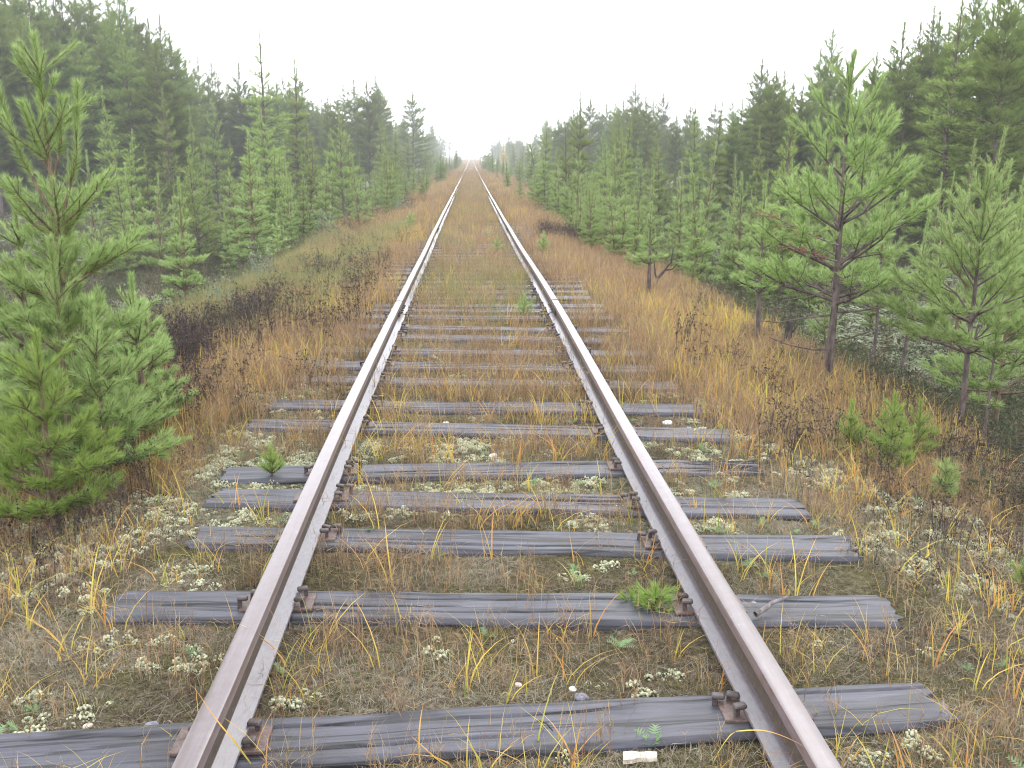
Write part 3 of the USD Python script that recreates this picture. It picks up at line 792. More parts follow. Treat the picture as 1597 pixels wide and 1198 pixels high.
hero('pine_sapling', 'thin pine with red brown lower needles at the far right edge', 1585, 470, 7.0, 27, years=7, nb=4, reach=.2, elev_top=50, elev_low=10, bare=.3, r0=.014, wood='bark', **MIDH)

# ---- seedlings
SEED = dict(per_m=700, nl=.05, nw=.0022, level_max=1, sides=5, bsides=3)


def seedling(label, px, py, h, seed, z0=-.2, needle='needle_bright', **kw):
    q = at(px, py, z0 + 0.0)
    for _ in range(6):
        q = at(px, py, float(gz(q[0], q[1])))
    k = dict(years=4, nb=5, reach=.55, elev_top=60, elev_low=25, r0=.006); k.update(SEED); k.update(kw)
    t = pine(seed, h, **k)
    p = thing('pine_seedling', label, 'seedling', q, 0)
    define_tree(p, t, needle, 'bark_young')
    return q


seedling('bright green pine seedling sprawling against the inside of the right rail', 1022, 955, .10, 41, years=3, nb=6, reach=1.25, elev_low=14, elev_top=35)
seedling('small pine seedling between the fourth and fifth sleepers left of the left rail', 425, 748, .17, 42, years=3, nb=6, reach=.65, elev_low=40)
seedling('round pine seedling between the rails before the rail joint', 818, 502, .27, 43, years=3, nb=6, reach=.75, elev_low=30, needle='needle_near')
seedling('largest of the bushy seedlings on the right bank, with a forked stem', 1385, 745, .50, 44, years=5, nb=6, reach=.5)
seedling('left one of the bushy seedlings on the right bank', 1322, 715, .36, 45, years=4, nb=5, reach=.5)
seedling('right one of the bushy seedlings on the right bank', 1428, 725, .42, 46, years=4, nb=5, reach=.55)
seedling('dull green seedling below the bushy seedlings on the right bank', 1470, 790, .26, 47, years=4, nb=6, reach=.55, needle='needle_near')
seedling('seedling cut by the right picture edge beside the near end of the bank', 1592, 925, .14, 48, years=3, nb=5, reach=.7)
seedling('low green seedling clump at the outside of the right rail far off', 848, 400, .42, 49, years=4, nb=6, reach=.6, needle='needle_near')
seedling('green seedling between the rails beyond the joint', 775, 398, .30, 50, years=3, nb=6, reach=.9, needle='needle_near')
seedling('green seedling on the left bank edge before the grey bushes', 640, 365, .5, 51, years=4, nb=6, reach=.6, needle='needle_near')
seedling('seedling at the foot of the left saplings beside yellow grass', 245, 690, .2, 52, years=3, nb=5, reach=.8)
seedling('pale seedling just beyond the first one by the right rail, left of it', 985, 948, .06, 53, years=2, nb=5, reach=1.2, elev_low=10)

# ------------------------------------------------------------------ the forest
def sky_l(px): return float(np.interp(px, [-60, 0, 100, 200, 262, 290, 330, 400, 500, 550, 590, 640, 690, 735], [-70, -60, -30, -25, 12, 72, 98, 110, 155, 178, 175, 158, 208, 243]))
def sky_r(px): return float(np.interp(px, [738, 765, 800, 850, 920, 990, 1080, 1140, 1180, 1225, 1280, 1330, 1390, 1440, 1480, 1597, 1700], [243, 228, 192, 192, 190, 160, 165, 176, 100, 118, 60, 112, 45, 15, -20, -40, -60]))


def fk(n=5): return f'forest_pine_kind_{RT.randrange(n)}'
def yk(n=8): return f'young_pine_kind_{RT.randrange(n)}'


# the pines one can point at, left then right: kind, name, label, column, top, distance, width
for kd, nm, lab, px, top, Yd, w in [
    ('slim_pine_kind_0', 'pine_tree', 'tall slim pine with an open feathery top standing apart on the left', 418, 48, 44, 1.5),
    ('slim_pine_kind_1', 'pine_tree', 'second slim pine just right of the tall one, a little shorter', 463, 88, 47, 1.4),
    ('young_pine_kind_0', 'pine_tree', 'dense conical young pine before the left forest, right of two', 262, 138, 40, .95),
    ('young_pine_kind_3', 'pine_tree', 'dense conical young pine right behind the brush-leader sapling', 170, 135, 38, .95),
    ('young_pine_kind_1', 'pine_tree', 'slim young pine next to the dense conical one, on its right', 300, 165, 43, .8),
    ('young_pine_kind_2', 'pine_tree', 'pale young pine between the conical one and the tall slim pine', 335, 150, 50, .9),
    ('young_pine_kind_4', 'pine_tree', 'yellowish young pine on the left bank halfway to the dark one', 541, 205, 42, 1.0),
    ('young_pine_kind_2', 'pine_tree', 'rounded bluish green bushy pine on the left near the track', 600, 236, 44, 1.25),
    ('forest_pine_kind_2', 'pine_tree', 'dark pointed pine standing out against the sky on the left', 576, 126, 78, 1.35),
    ('forest_pine_kind_1', 'pine_tree', 'broad dark pine with two tops right of the pointed one', 643, 142, 105, 1.5),
    ('young_pine_kind_1', 'pine_tree', 'light green young pine in front of the broad dark one', 617, 188, 62, 1.0),
    ('sapling_kind_1', 'pine_sapling', 'small sapling at the edge of the meadow left of the track', 492, 268, 34, 1.0),
    ('sapling_kind_3', 'pine_sapling', 'pale sapling beside the grey bush on the left bank', 572, 262, 36, 1.2),
    ('sapling_kind_0', 'pine_sapling', 'sapling in the lichen hollow left of the two metre pine', 145, 325, 24, .9),
    ('young_pine_kind_3', 'pine_tree', 'slender pine with a bare stem by the hollow at far left', 200, 235, 33, .7),
    ('young_pine_kind_0', 'pine_tree', 'tallest young pine in the row on the right side of the track', 852, 178, 52, .8),
    ('young_pine_kind_4', 'pine_tree', 'young pine with a pointed top right of the tallest in the row', 893, 190, 56, .9),
    ('young_pine_kind_2', 'pine_tree', 'young pine left of the forked sapling, beyond the right bank', 945, 218, 36, .9),
    ('sapling_kind_2', 'pine_sapling', 'soft green sapling in the row right of the track before the dark pines', 915, 262, 30, 1.1),
    ('sapling_kind_4', 'pine_sapling', 'sapling with a thin stem right of the black strip', 1065, 255, 21, 1.1),
    ('sapling_kind_5', 'pine_sapling', 'leafy sapling behind the crooked small pine', 975, 300, 22, 1.2),
    ('young_pine_kind_1', 'pine_tree', 'light pine rising behind the row on the right, left of the twin tops', 1082, 150, 40, .95),
    ('young_pine_kind_3', 'pine_tree', 'bright young pine between the twin tops and the red branch pine', 1183, 198, 28, .9),
    ('forest_pine_kind_2', 'pine_tree', 'big dark pine standing on the right behind the young row', 1003, 150, 68, 1.4),
    ('forest_pine_kind_1', 'pine_tree', 'dark pine with a ragged top, left of the broad one on the right', 1178, 92, 52, 1.2),
    ('forest_pine_kind_4', 'pine_tree', 'pointed dark pine between the ragged one and the broad one', 1218, 108, 50, 1.2),
    ('forest_pine_kind_2', 'pine_tree', 'broad dark pine with two points above the red branch pine', 1285, 46, 46, 1.25),
    ('slim_pine_kind_0', 'pine_tree', 'tall open pine with a straight dark stem at the upper right', 1472, -25, 24, 1.3),
    ('forest_pine_kind_1', 'pine_tree', 'dark shaggy pine in the upper right corner', 1555, -30, 23, 1.2),
    ('forest_pine_kind_0', 'pine_tree', 'dark pine left of the straight stemmed one at the upper right', 1392, 35, 33, 1.2),
]:
    tree(kd, nm, lab, px, top, Yd, width=w)

LG = 'dark forest pine in the tall dense wood behind the clearing at the left'
for px in np.arange(-60, 300, 12):
    x = px + RT.uniform(-6, 6)
    tree(fk(), 'forest_pine', LG, x, sky_l(x) + RT.uniform(-10, 40), RT.uniform(58, 70), 'pines of the left wood', RT.uniform(1.15, 1.5))
for px in np.arange(-60, 285, 16):
    x = px + RT.uniform(-6, 6)
    tree(fk(), 'forest_pine', LG, x, sky_l(x) + RT.uniform(40, 95), RT.uniform(48, 57), 'pines of the left wood', RT.uniform(1.1, 1.5))
for px in np.arange(288, 530, 8.5):
    x = px + RT.uniform(-5, 5)
    tree(fk(), 'forest_pine', 'misty pine in the lower part of the left treeline beyond the slim pines', x, sky_l(x) + RT.uniform(-12, 34), RT.uniform(72, 105), 'pines of the left treeline', RT.uniform(1.05, 1.4))
def young(x, y, h, side):
    """One of the many young pines along the track, named by its size and described by its stretch of the line."""
    where = 'left' if side < 0 else 'right'
    small = h <= 1.9
    if y < 30: stretch = 'near the lichen hollow left of the meadow' if side < 0 else 'between the black strip and crooked small pine at right'
    elif y < 55: stretch = f'halfway along the {where} side of the track'
    elif y < 100: stretch = f'in the pale row along the {where} side beyond halfway'
    else: stretch = f'far along the {where} side where the rails nearly meet'
    size = ('low' if small else 'taller')
    nm = 'pine_sapling' if small else 'young_pine'
    free_tree(f'sapling_kind_{RT.randrange(10)}' if (small and y < 70) or (y < 36 and h < 3) else yk(), nm, f'{size} green {"sapling" if small else "young pine"} {stretch}', x, y, h,
              f'{size} young pines, {stretch}', RT.uniform(1.0, 1.35))


for k in range(290):
    Yd = math.exp(RT.uniform(math.log(24), math.log(230)))
    xx = -((2.9 if Yd < 45 else 2.15) + 7.5 * RT.random() ** 1.6)
    if Yd < 32: xx -= 1.3
    if float(n2(xx, Yd, 7.0, 81)) < .47 and RT.random() < .75: continue
    h = min(5.5, .75 * math.exp(RT.gauss(.55, .42)) + .22 * max(0, -xx - 3) + .6 * float(sm(60, 150, Yd)))
    young(xx + float(xc(Yd)), Yd, h, -1)
for k in range(85):
    Yd = math.exp(RT.uniform(math.log(85), math.log(430)))
    xx = -RT.uniform(8.0, 19)
    free_tree(fk(), 'forest_pine', 'hazy distant pine in the left treeline near the vanishing point', xx, Yd, RT.uniform(7.0, 10.3), 'distant pines left of the track', RT.uniform(1.1, 1.5))

RG = 'dark pine in the dense wood that closes the right side of the picture'
for px in np.arange(1345, 1680, 15):
    x = px + RT.uniform(-8, 8)
    tree(fk(), 'forest_pine', RG, x, sky_r(x) + RT.uniform(-10, 70), RT.uniform(24, 40), 'pines of the right wood', RT.uniform(1.0, 1.35))
for px in np.arange(1110, 1360, 11):
    x = px + RT.uniform(-6, 6)
    tree(fk(), 'forest_pine', RG, x, sky_r(x) + RT.uniform(0, 60), RT.uniform(40, 60), 'pines of the right wood', RT.uniform(1.05, 1.4))
for px in np.arange(960, 1120, 9):
    x = px + RT.uniform(-5, 5)
    tree(fk(), 'forest_pine', 'misty pine in the middle of the right treeline', x, sky_r(x) + RT.uniform(0, 40), RT.uniform(62, 90), 'pines of the right treeline', RT.uniform(1.05, 1.4))
for k in range(85):
    Yd = math.exp(RT.uniform(math.log(80), math.log(430)))
    xx = RT.uniform(8.0, 19)
    free_tree(fk(), 'forest_pine', 'hazy distant pine in the right treeline near the vanishing point', xx, Yd, RT.uniform(5.8, 8.6), 'distant pines right of the track', RT.uniform(1.1, 1.5))
for k in range(30):
    Yd = RT.uniform(16.5, 30)
    young(RT.uniform(2.35, 4.2), Yd, RT.uniform(.7, 1.7), 1)
for k in range(22):
    Yd = RT.uniform(27, 50)
    young(-RT.uniform(2.7, 4.2), Yd, RT.uniform(1.0, 2.3), -1)
for k in range(330):
    Yd = math.exp(RT.uniform(math.log(16.5), math.log(230)))
    xx = (2.5 if Yd < 38 else 2.0) + 7.0 * RT.random() ** 1.5 if Yd > 22 else RT.uniform(2.6, 8)
    if float(n2(xx, Yd, 7.0, 82)) < .47 and RT.random() < .75: continue
    h = min(5.5, .72 * math.exp(RT.gauss(.5, .42)) + .22 * (xx - 2.5) + .6 * float(sm(60, 150, Yd)))
    if Yd < 24: h *= .85
    young(xx, Yd, h, 1)
for k in range(17):
    for sd in (-1, 1):
        Yd = math.exp(RT.uniform(math.log(34), math.log(160)))
        young(sd * RT.uniform(4.2, 8.0), Yd, RT.uniform(3.4, 5.6), sd)
for k in range(45):   # young growth under the right wood, nearer
    Yd = RT.uniform(11.5, 24); xx = RT.uniform(5.4, 12.5) * (Yd / 16)
    free_tree(f'sapling_kind_{RT.randrange(10)}', 'young_pine', 'young pine on the lichen ground under the right wood', xx, Yd, RT.uniform(1.2, 3.0), 'young pines under the right wood', RT.uniform(.8, 1.15))


def instancer(name, label, protos, mat, P, scale, idx=None, yawv=None, tilt=.06, seed=0, refs=None):
    rng = np.random.default_rng(seed + 900)
    path = f'/World/{name}'
    pi = UsdGeom.PointInstancer.Define(stage, path)
    tag(pi.GetPrim(), label, None, None, 'stuff')
    targets = []
    for k, pr in enumerate(protos or refs):
        pth = f'{path}/{name}_clump_{k:03d}'
        if protos:
            m = usdkit.mesh(stage, pth, (pr[0], pr[1]), mat)
            UsdGeom.PrimvarsAPI(m).CreatePrimvar('tint', Sdf.ValueTypeNames.FloatArray, 'vertex').Set(Vt.FloatArray.FromNumpy(np.asarray(pr[2], np.float32)))
        else:
            x = UsdGeom.Xform.Define(stage, pth)
            x.GetPrim().GetReferences().AddInternalReference(pr)
        targets.append(Sdf.Path(pth))
    pi.CreatePrototypesRel().SetTargets(targets)
    N = len(P)
    if idx is None: idx = rng.integers(0, len(targets), N)
    pi.CreateProtoIndicesAttr(Vt.IntArray.FromNumpy(np.asarray(idx, np.int32)))
    pi.CreatePositionsAttr(Vt.Vec3fArray.FromNumpy(np.asarray(P, np.float32)))
    s = np.broadcast_to(np.asarray(scale, float), (N,)) if np.ndim(scale) < 2 else scale
    S = np.repeat(s[:, None], 3, 1) if s.ndim == 1 else s
    pi.CreateScalesAttr(Vt.Vec3fArray.FromNumpy(S.astype(np.float32)))
    a = rng.uniform(0, 2 * np.pi, N) if yawv is None else yawv
    tx, ty = rng.normal(0, tilt, N), rng.normal(0, tilt, N)
    qw, qz = np.cos(a / 2), np.sin(a / 2)
    # tilt then turn
    w = qw; xq = qw * tx / 2 - qz * ty / 2; yq = qw * ty / 2 + qz * tx / 2; z = qz
    n = np.sqrt(w * w + xq * xq + yq * yq + z * z)
    pi.CreateOrientationsAttr(Vt.QuathArray([Gf.Quath(float(b), float(c), float(d), float(e)) for b, c, d, e in zip(w / n, xq / n, yq / n, z / n)]))
    return pi


rf = np.random.default_rng(61)
# the depth of the wood behind, read as one mass
fx, fy = [], []
for _ in range(2600):
    y = rf.uniform(30, 430); x = rf.uniform(-110, 110)
    if x < 0 and (y < 72 or x > -(15 + .05 * y)): continue
    if x > 0 and (x < 15 + .03 * y or (y < 48 and x > 40)): continue
    if abs(x / y) > .62: continue
    fx.append(x); fy.append(y)
fx, fy = np.array(fx[:900]), np.array(fy[:900])
fh = np.where(fx < 0, rf.uniform(.75, 1.0, len(fx)), rf.uniform(.55, .82, len(fx)))
fh = np.where((fx < -18) & (fy < 130), fh * 1.0, fh)
instancer('forest_depth', 'mass of pines deep in the wood behind the nearer trees', None, None, np.stack([fx, fy, gz(fx, fy)], 1), np.stack([fh * 1.3, fh * 1.3, fh], 1), refs=[KIND[f'forest_pine_kind_{k}'][0] for k in range(5)], tilt=.015, seed=3)


# ------------------------------------------------------------------ ground cover
def ribbons(rng, n, R, h, w, lean=(.05, .5), segs=3, tint=(0, 1), tip=.15, curve=1.6, clump=0.6, flat=0.0):
    """n grass blades as bent tapering ribbons standing in a disc of radius R."""
    r = R * rng.random(n) ** clump; a = rng.uniform(0, 6.283, n)
    base = np.stack([r * np.cos(a), r * np.sin(a), np.full(n, -.012)], 1)
    az = rng.uniform(0, 6.283, n)
    hd = np.stack([np.cos(az), np.sin(az), np.zeros(n)], 1)
    H = rng.uniform(*h, n); Wd = rng.uniform(*w, n); ln = rng.uniform(*lean, n)
    tw = az + np.pi / 2 + rng.normal(0, .7, n)
    sd = np.stack([np.cos(tw), np.sin(tw), np.zeros(n)], 1)
    V = []
    for k in range(segs + 1):
        t = k / segs
        out = ln * t ** curve
        c = base + hd * (H * out)[:, None] + np.array([0, 0, 1.0]) * (H * (t - .35 * out * t) * (1 - flat))[:, None]
        wd = Wd * ((1 - t) ** .7 * (1 - tip) + tip * (k < segs)) * .5
        V += [c - sd * wd[:, None], c + sd * wd[:, None]]
    V = np.stack(V, 1)
    m = 2 * (segs + 1)
    F = []
    for k in range(segs):
        F += [[2 * k, 2 * k + 1, 2 * k + 3], [2 * k, 2 * k + 3, 2 * k + 2]]
    F = (np.arange(n)[:, None, None] * m + np.array(F)[None]).reshape(-1, 3)
    lo, hi = tint
    bt = rng.uniform(lo, hi, n)
    T = np.clip(bt[:, None] + np.repeat(np.linspace(.08, -.08, segs + 1), 2)[None] * -1 + rng.normal(0, .02, (n, m)), 0, 1)
    return V.reshape(-1, 3), F, T.ravel()


def stalks(rng, n, R, h, w, heads=0, head_r=.008, lean=(.02, .35), tint=(0, 1), side=3):
    """Thin weed stems with small side twigs and seed heads."""
    v, f, t = ribbons(rng, n, R, h, (w, w * 1.5), lean, 2, tint, tip=.6)
    parts = [(v, f)]; ts = [t]
    m = 6
    tips = v.reshape(n, m, 3)
    for k in range(n):
        for _ in range(side):
            u = rng.uniform(.45, 1.0)
            p = tips[k, 0] * (1 - u) + tips[k, 4] * u
            d = unit(rng.normal(size=3) + [0, 0, .9]) * rng.uniform(.02, .07)
            s = unit(np.cross(d, rng.normal(size=3))) * w * .6
            parts.append((np.array([p - s, p + s, p + d]), np.array([[0, 1, 2]]))); ts.append(np.full(3, t[k * m]))
            for _h in range(heads):
                c = p + d * rng.uniform(.4, 1.05) + rng.normal(0, .004, 3)
                e = rng.normal(size=(3, 3)); e = unit(e) * head_r * rng.uniform(.6, 1.3)
                parts.append((c + e, np.array([[0, 1, 2]]))); ts.append(np.full(3, np.clip(t[k * m] - .15, 0, 1)))
    V, F = join(parts)
    return V, F, np.concatenate(ts)


def merged(*ps):
    V, F = join([(a, b) for a, b, c in ps])
    return V, F, np.concatenate([c for a, b, c in ps])


def scatter(rng, n, x0, x1, y0, y1, keep=None, logy=False):
    x = rng.uniform(x0, x1, n)
    y = np.exp(rng.uniform(math.log(y0), math.log(y1), n)) if logy else rng.uniform(y0, y1, n)
    if keep is not None:
        k = rng.random(n) < keep(x, y)
        x, y = x[k], y[k]
    return x, y


def ground_pts(x, y, dz=0.0): return np.stack([x, y, gz(x, y) + dz], 1)


rg = np.random.default_rng(70)
off_tie = lambda x, y, d=.125, lowkeep=.05: np.where((tie_dist(x, y) < d) & (np.abs(x - xc(y)) < 1.5), lowkeep, 1.0)
off_rail = lambda x, y, d=.075: np.where(rail_dist(x, y) < d, 0.0, 1.0)

# brown tangle of short dead stems and moss sprigs
lit = [merged(ribbons(rg, 46, .10, (.010, .045), (.0018, .004), (.3, 1.6), 2, [(0, .5), (.5, .72), (.2, .9), (.7, .98)][k_ % 4], flat=.3), ribbons(rg, 4 if k_ % 2 else 9, .11, (.03, .10), (.0015, .003), (1.5, 3.0), 2, (.75, 1.0), flat=.85), ribbons(rg, 40, .09, (.006, .025), (.003, .007), (.2, 1.2), 1, [(0, .3), (.58, .70), (.3, .6), (.8, .95)][k_ % 4])) for k_ in range(12)]
x, y = scatter(rg, 34000, -3.6, 3.6, 1.9, 9.5, lambda x, y: off_rail(x, y, .07) * off_tie(x, y, .102, .05) * np.clip(6.0 / y, .5, 1) * (np.abs(x) < .52 * y + .5), logy=True)
pick = n2(x, y, .42, 71) + rg.normal(0, .055, len(x))
fam = np.digitize(pick, [.40, .50, .58])          # 0 dark stems, 1 mixed, 2 moss, 3 pale straw
fam = np.array([0, 2, 1, 3])[fam]
instancer('heath_litter', 'tangle of short dead brown stems and moss between and beside the sleepers', lit, MAT['litter'], ground_pts(x, y), rg.uniform(.8, 1.35, len(x)), idx=fam + 4 * rg.integers(0, 3, len(x)), seed=1)

# fine dry reddish stalks standing in the litter
dry = [merged(stalks(rg, 7, .09, (.07, .20), .0016, 0, tint=(.25, .95), side=4), ribbons(rg, 6, .08, (.05, .16), (.0014, .0028), (.1, .9), 3, (.3, 1.0))) for _ in range(8)]
x, y = scatter(rg, 13000, -3.8, 3.6, 2.0, 10, lambda x, y: off_rail(x, y) * off_tie(x, y, .13, .12) * np.clip(.12 + .95 * sm(.44, .6, n2(x, y, .9, 51)) * sm(2.4, 6, y) + .3 * sm(5, 9, y), 0, 1) * (np.abs(x) < .52 * y + .5), logy=True)
instancer('dry_stalks', 'thin dry red brown weed stalks standing on the track bed', dry, MAT['dry'], ground_pts(x, y), rg.uniform(.7, 1.3, len(x)), seed=2)

# golden grass near
gold = [ribbons(rg, int(rg.integers(3, 9)), .045, (.08, .26), (.0025, .0065), (.05, 1.1), 4, [(.2, .8), (.0, .5), (.4, 1.0)][k % 3]) for k in range(10)]


def gold_keep(x, y):
    a = np.abs(x - xc(y))
    band = .35 * np.exp(-((a - 1.75) / .55) ** 2) + .5 * np.exp(-((a - .68) / .12) ** 2) + .25 * (a < .6) * sm(3.4, 6.5, y) + .9 * np.exp(-((a - 2.3) / .5) ** 2) * sm(4.2, 6.5, y)
    return np.clip(band * (.25 + 1.1 * sm(.42, .62, n2(x, y, .6, 52))) * sm(1.9, 5.0, y) + .07, 0, 1) * off_rail(x, y, .085) * off_tie(x, y, .125, .22) * (np.abs(x) < .52 * y + .5)


x, y = scatter(rg, 12000, -3.6, 3.5, 2.0, 14, gold_keep, logy=True)
instancer('golden_grass', 'tufts of golden and yellow green grass blades along the rails', gold, MAT['gold'], ground_pts(x, y), rg.uniform(.65, 1.25, len(x)), seed=4)

# taller mixed grass beyond, thick enough to hide the sleepers
mix_ = [merged(ribbons(rg, 16, .17, (.10, .34), (.003, .007), (.1, .8), 3, (.25, .95)), stalks(rg, 9, .17, (.10, .32), .0028, 0, tint=(.2, .9), side=3)) for _ in range(8)]


def mid_keep(x, y):
    a = np.abs(x - xc(y))
    dens = .30 * sm(5.0, 7.5, y) + .25 * sm(7.5, 11, y) + .45 * sm(10, 13, y)
    side_ = sm(1.5, 2.3, a) * sm(5.5, 8.5, y)
    return np.clip(np.maximum(dens, side_) * (.35 + .9 * sm(.38, .58, n2(x, y, 1.0, 53))), 0, 1) * off_rail(x, y, .12) * np.where(y < 15, off_tie(x, y, .15, .05 + .45 * sm(10.5, 15, y)), 1) * (a < 3.7)


x, y = scatter(rg, 26000, -3.8, 3.7, 5.0, 120, mid_keep, logy=True)
sc = rg.uniform(.7, 1.25, len(x)) * np.where(np.abs(x - xc(y)) < .95, .72, np.where((x > 1.8) & (y < 14), .72, .9)) * (1 + .7 * sm(30, 110, y))
instancer('meadow_grass', 'thick tawny dry grass covering the track bed and its shoulders', mix_, MAT['dry'], ground_pts(x, y), np.stack([sc * (1 + .6 * sm(30, 110, y)), sc * (1 + .6 * sm(30, 110, y)), sc], 1), seed=5)
goldm = [ribbons(rg, 14, .16, (.12, .36), (.004, .008), (.05, .6), 3, (.15, .8)) for _ in range(6)]
x, y = scatter(rg, 7000, -3.8, 3.7, 6.0, 90, lambda x, y: mid_keep(x, y) * sm(.46, .6, n2(x, y, 1.6, 54)) * .8, logy=True)
sc = rg.uniform(.7, 1.2, len(x)) * np.where(np.abs(x - xc(y)) < .95, .75, 1.0)
instancer('yellow_grass', 'patches of yellow grass in the tawny meadow strip', goldm, MAT['gold'], ground_pts(x, y), sc * (1 + .5 * sm(30, 90, y)), seed=6)

olive = [merged(ribbons(rg, 16, .18, (.12, .38), (.003, .007), (.1, .7), 3, (0, .45)), stalks(rg, 8, .18, (.15, .42), .0028, 1, .007, tint=(.2, .7), side=4)) for _ in range(6)]
MAT['olive'] = ramp_mat('olive_grass', [(0.0, (0.13, 0.17, 0.05)), (0.4, (0.22, 0.22, 0.085)), (0.7, (0.17, 0.14, 0.085)), (1.0, (0.09, 0.07, 0.055))], 0.7, 0.3, 0.18)


def olive_keep(x, y):
    a = x - xc(y)
    mid = (np.abs(a) < .7) * sm(9, 13, y) * .2
    left = .8 * (1 - sm(-2.0, -1.2, a)) * sm(9, 12, y) * (1 - sm(22, 30, y))
    return np.clip((mid + left) * (.25 + 1.0 * sm(.42, .58, n2(x, y, 1.3, 61))), 0, 1) * off_rail(x, y, .12) * (np.abs(a) < 3.9)


x, y = scatter(rg, 15000, -3.9, 1.0, 8.5, 90, olive_keep, logy=True)
sc = rg.uniform(.7, 1.2, len(x)) * np.where(np.abs(x - xc(y)) < .95, .72, 1.0)
instancer('olive_grass', 'olive green grass with dark seed heads between the rails and over the left meadow', olive, MAT['olive'], ground_pts(x, y), np.stack([sc * (1 + .6 * sm(30, 90, y)), sc * (1 + .6 * sm(30, 90, y)), sc], 1), seed=16)

# far end of the track bed
farg = [merged(ribbons(rg, 40, .9, (.15, .45), (.012, .03), (.1, .7), 2, (.25, .95)), ribbons(rg, 12, .8, (.2, .5), (.012, .025), (.1, .5), 2, (.0, .3))) for _ in range(5)]
x, y = scatter(rg, 5200, -3.6, 3.6, 45, 420, lambda x, y: off_rail(x, y, .55) , logy=True)
instancer('far_grass', 'brown grass on the far track bed between and beside the rails', farg, MAT['dry'], ground_pts(x, y), np.stack([np.full(len(x), .55), np.full(len(x), 1.3), np.where(np.abs(x) < 1.2, .42, .9)], 1), seed=7)

# dark seedy heather on the left shoulder and the black strip across the right shoulder
hea = [stalks(rg, 15, .16, (.16, .48), .003, 3, .009, tint=(0, .9), side=6) for _ in range(6)]


def hea_keep(x, y):
    a = x - xc(y)
    left = np.exp(-((a + 2.95) / .55) ** 2 - ((y - 9.6) / 1.5) ** 2) * 2.2 + .8 * np.exp(-((a + 2.2) / .8) ** 2 - ((y - 13) / 4.0) ** 2) * sm(.42, .55, n2(x, y, .9, 55))
    strip = 1.2 * np.exp(-((y - 22.3 - .5 * (a - 3)) / .9) ** 2) * sm(1.1, 1.8, a)
    lf = .9 * np.exp(-((a + 3.3) / .8) ** 2 - ((y - 42) / 9) ** 2)
    r2 = .05 * np.exp(-((a - 2.0) / .7) ** 2 - ((y - 6.5) / 2.0) ** 2) + .06 * (np.abs(a) > 1.6) * (y < 8)
    return np.clip(left + strip + lf + r2, 0, 1) * off_rail(x, y, .15)


x, y = scatter(rg, 13000, -4.4, 5.6, 3.4, 60, hea_keep, logy=True)
instancer('dark_heather', 'blackish seeded heather stalks on the shoulders of the track bed', hea, MAT['heather'], ground_pts(x, y), rg.uniform(.6, 1.1, len(x)) * np.clip(.5 + .08 * y, .5, 1.1), seed=8)

# purple brown heather along the mid distance
x, y = scatter(rg, 5200, -5.2, 5.2, 24, 120, lambda x, y: sm(1.6, 2.6, np.abs(x)) * sm(.44, .56, n2(x, y, 4.0, 56)), logy=True)
instancer('brown_weeds', 'purple brown weeds on the banks farther along the track', [stalks(rg, 16, .3, (.15, .42), .006, 1, .018, tint=(.3, 1), side=4) for _ in range(5)], MAT['dry'], ground_pts(x, y), rg.uniform(.8, 1.4, len(x)) * (1 + .6 * sm(40, 110, y)), seed=9)


# pale reindeer lichen
def lichen_clump(rng, n=210, R=.034):
    ico = trimesh.creation.icosphere(0, 1.0)
    parts, ts = [], []
    lumps = [(rng.normal(0, R * .8, 2), R * rng.uniform(.35, .85)) for _ in range(7)]
    for k in range(n):
        c, rr = lumps[k % 7]
        d = unit(rng.normal(size=3)); d[2] = abs(d[2]) * .9
        p = np.array([c[0], c[1], 0]) + d * rr * rng.uniform(.75, 1.08)
        s = R * rng.uniform(.05, .16)
        v = ico.vertices * s * rng.uniform(.6, 1.3, 3) + p
        parts.append((v, ico.faces)); ts.append(np.full(len(v), np.clip(.15 + .75 * p[2] / R + rng.normal(0, .15), 0, 1)))
    V, F = join(parts)
    return V, F, np.concatenate(ts)


lic = [lichen_clump(rg) for _ in range(6)]
x, y = scatter(rg, 22000, -4.0, 3.4, 2.1, 8.5, lambda x, y: np.clip(lichen_mask(x, y) * .8 * sm(.40, .60, n2(x, y, .16, 57)) + .006 + .05 * sm(.56, .66, n2(x, y, .35, 67)), 0, 1) * off_rail(x, y, .09) * off_tie(x, y, .135, .03), logy=True)
instancer('lichen_tufts', 'pale cushions of reindeer lichen scattered beside the rails and sleepers', lic, MAT['lichen'], ground_pts(x, y, -.006), rg.uniform(.45, 1.25, len(x)), seed=10)
x, y = scatter(rg, 38000, -34, 18, 6.0, 62, lambda x, y: np.clip(lichen_mask(x, y) - .15, 0, 1) * (np.abs(x) > 4.2) * (np.abs(x) < .60 * y + 1) * (.35 + .65 * sm(.36, .58, n2(x, y, .5, 58))), logy=True)
lics = rg.uniform(1.6, 3.4, len(x)) * (1 + .04 * y)
instancer('lichen_carpet', 'pale reindeer lichen covering the forest floor off the track', lic, MAT['lichen_floor'], ground_pts(x, y, -.02), np.stack([lics * 1.15, lics * 1.15, lics * .8], 1), seed=11)

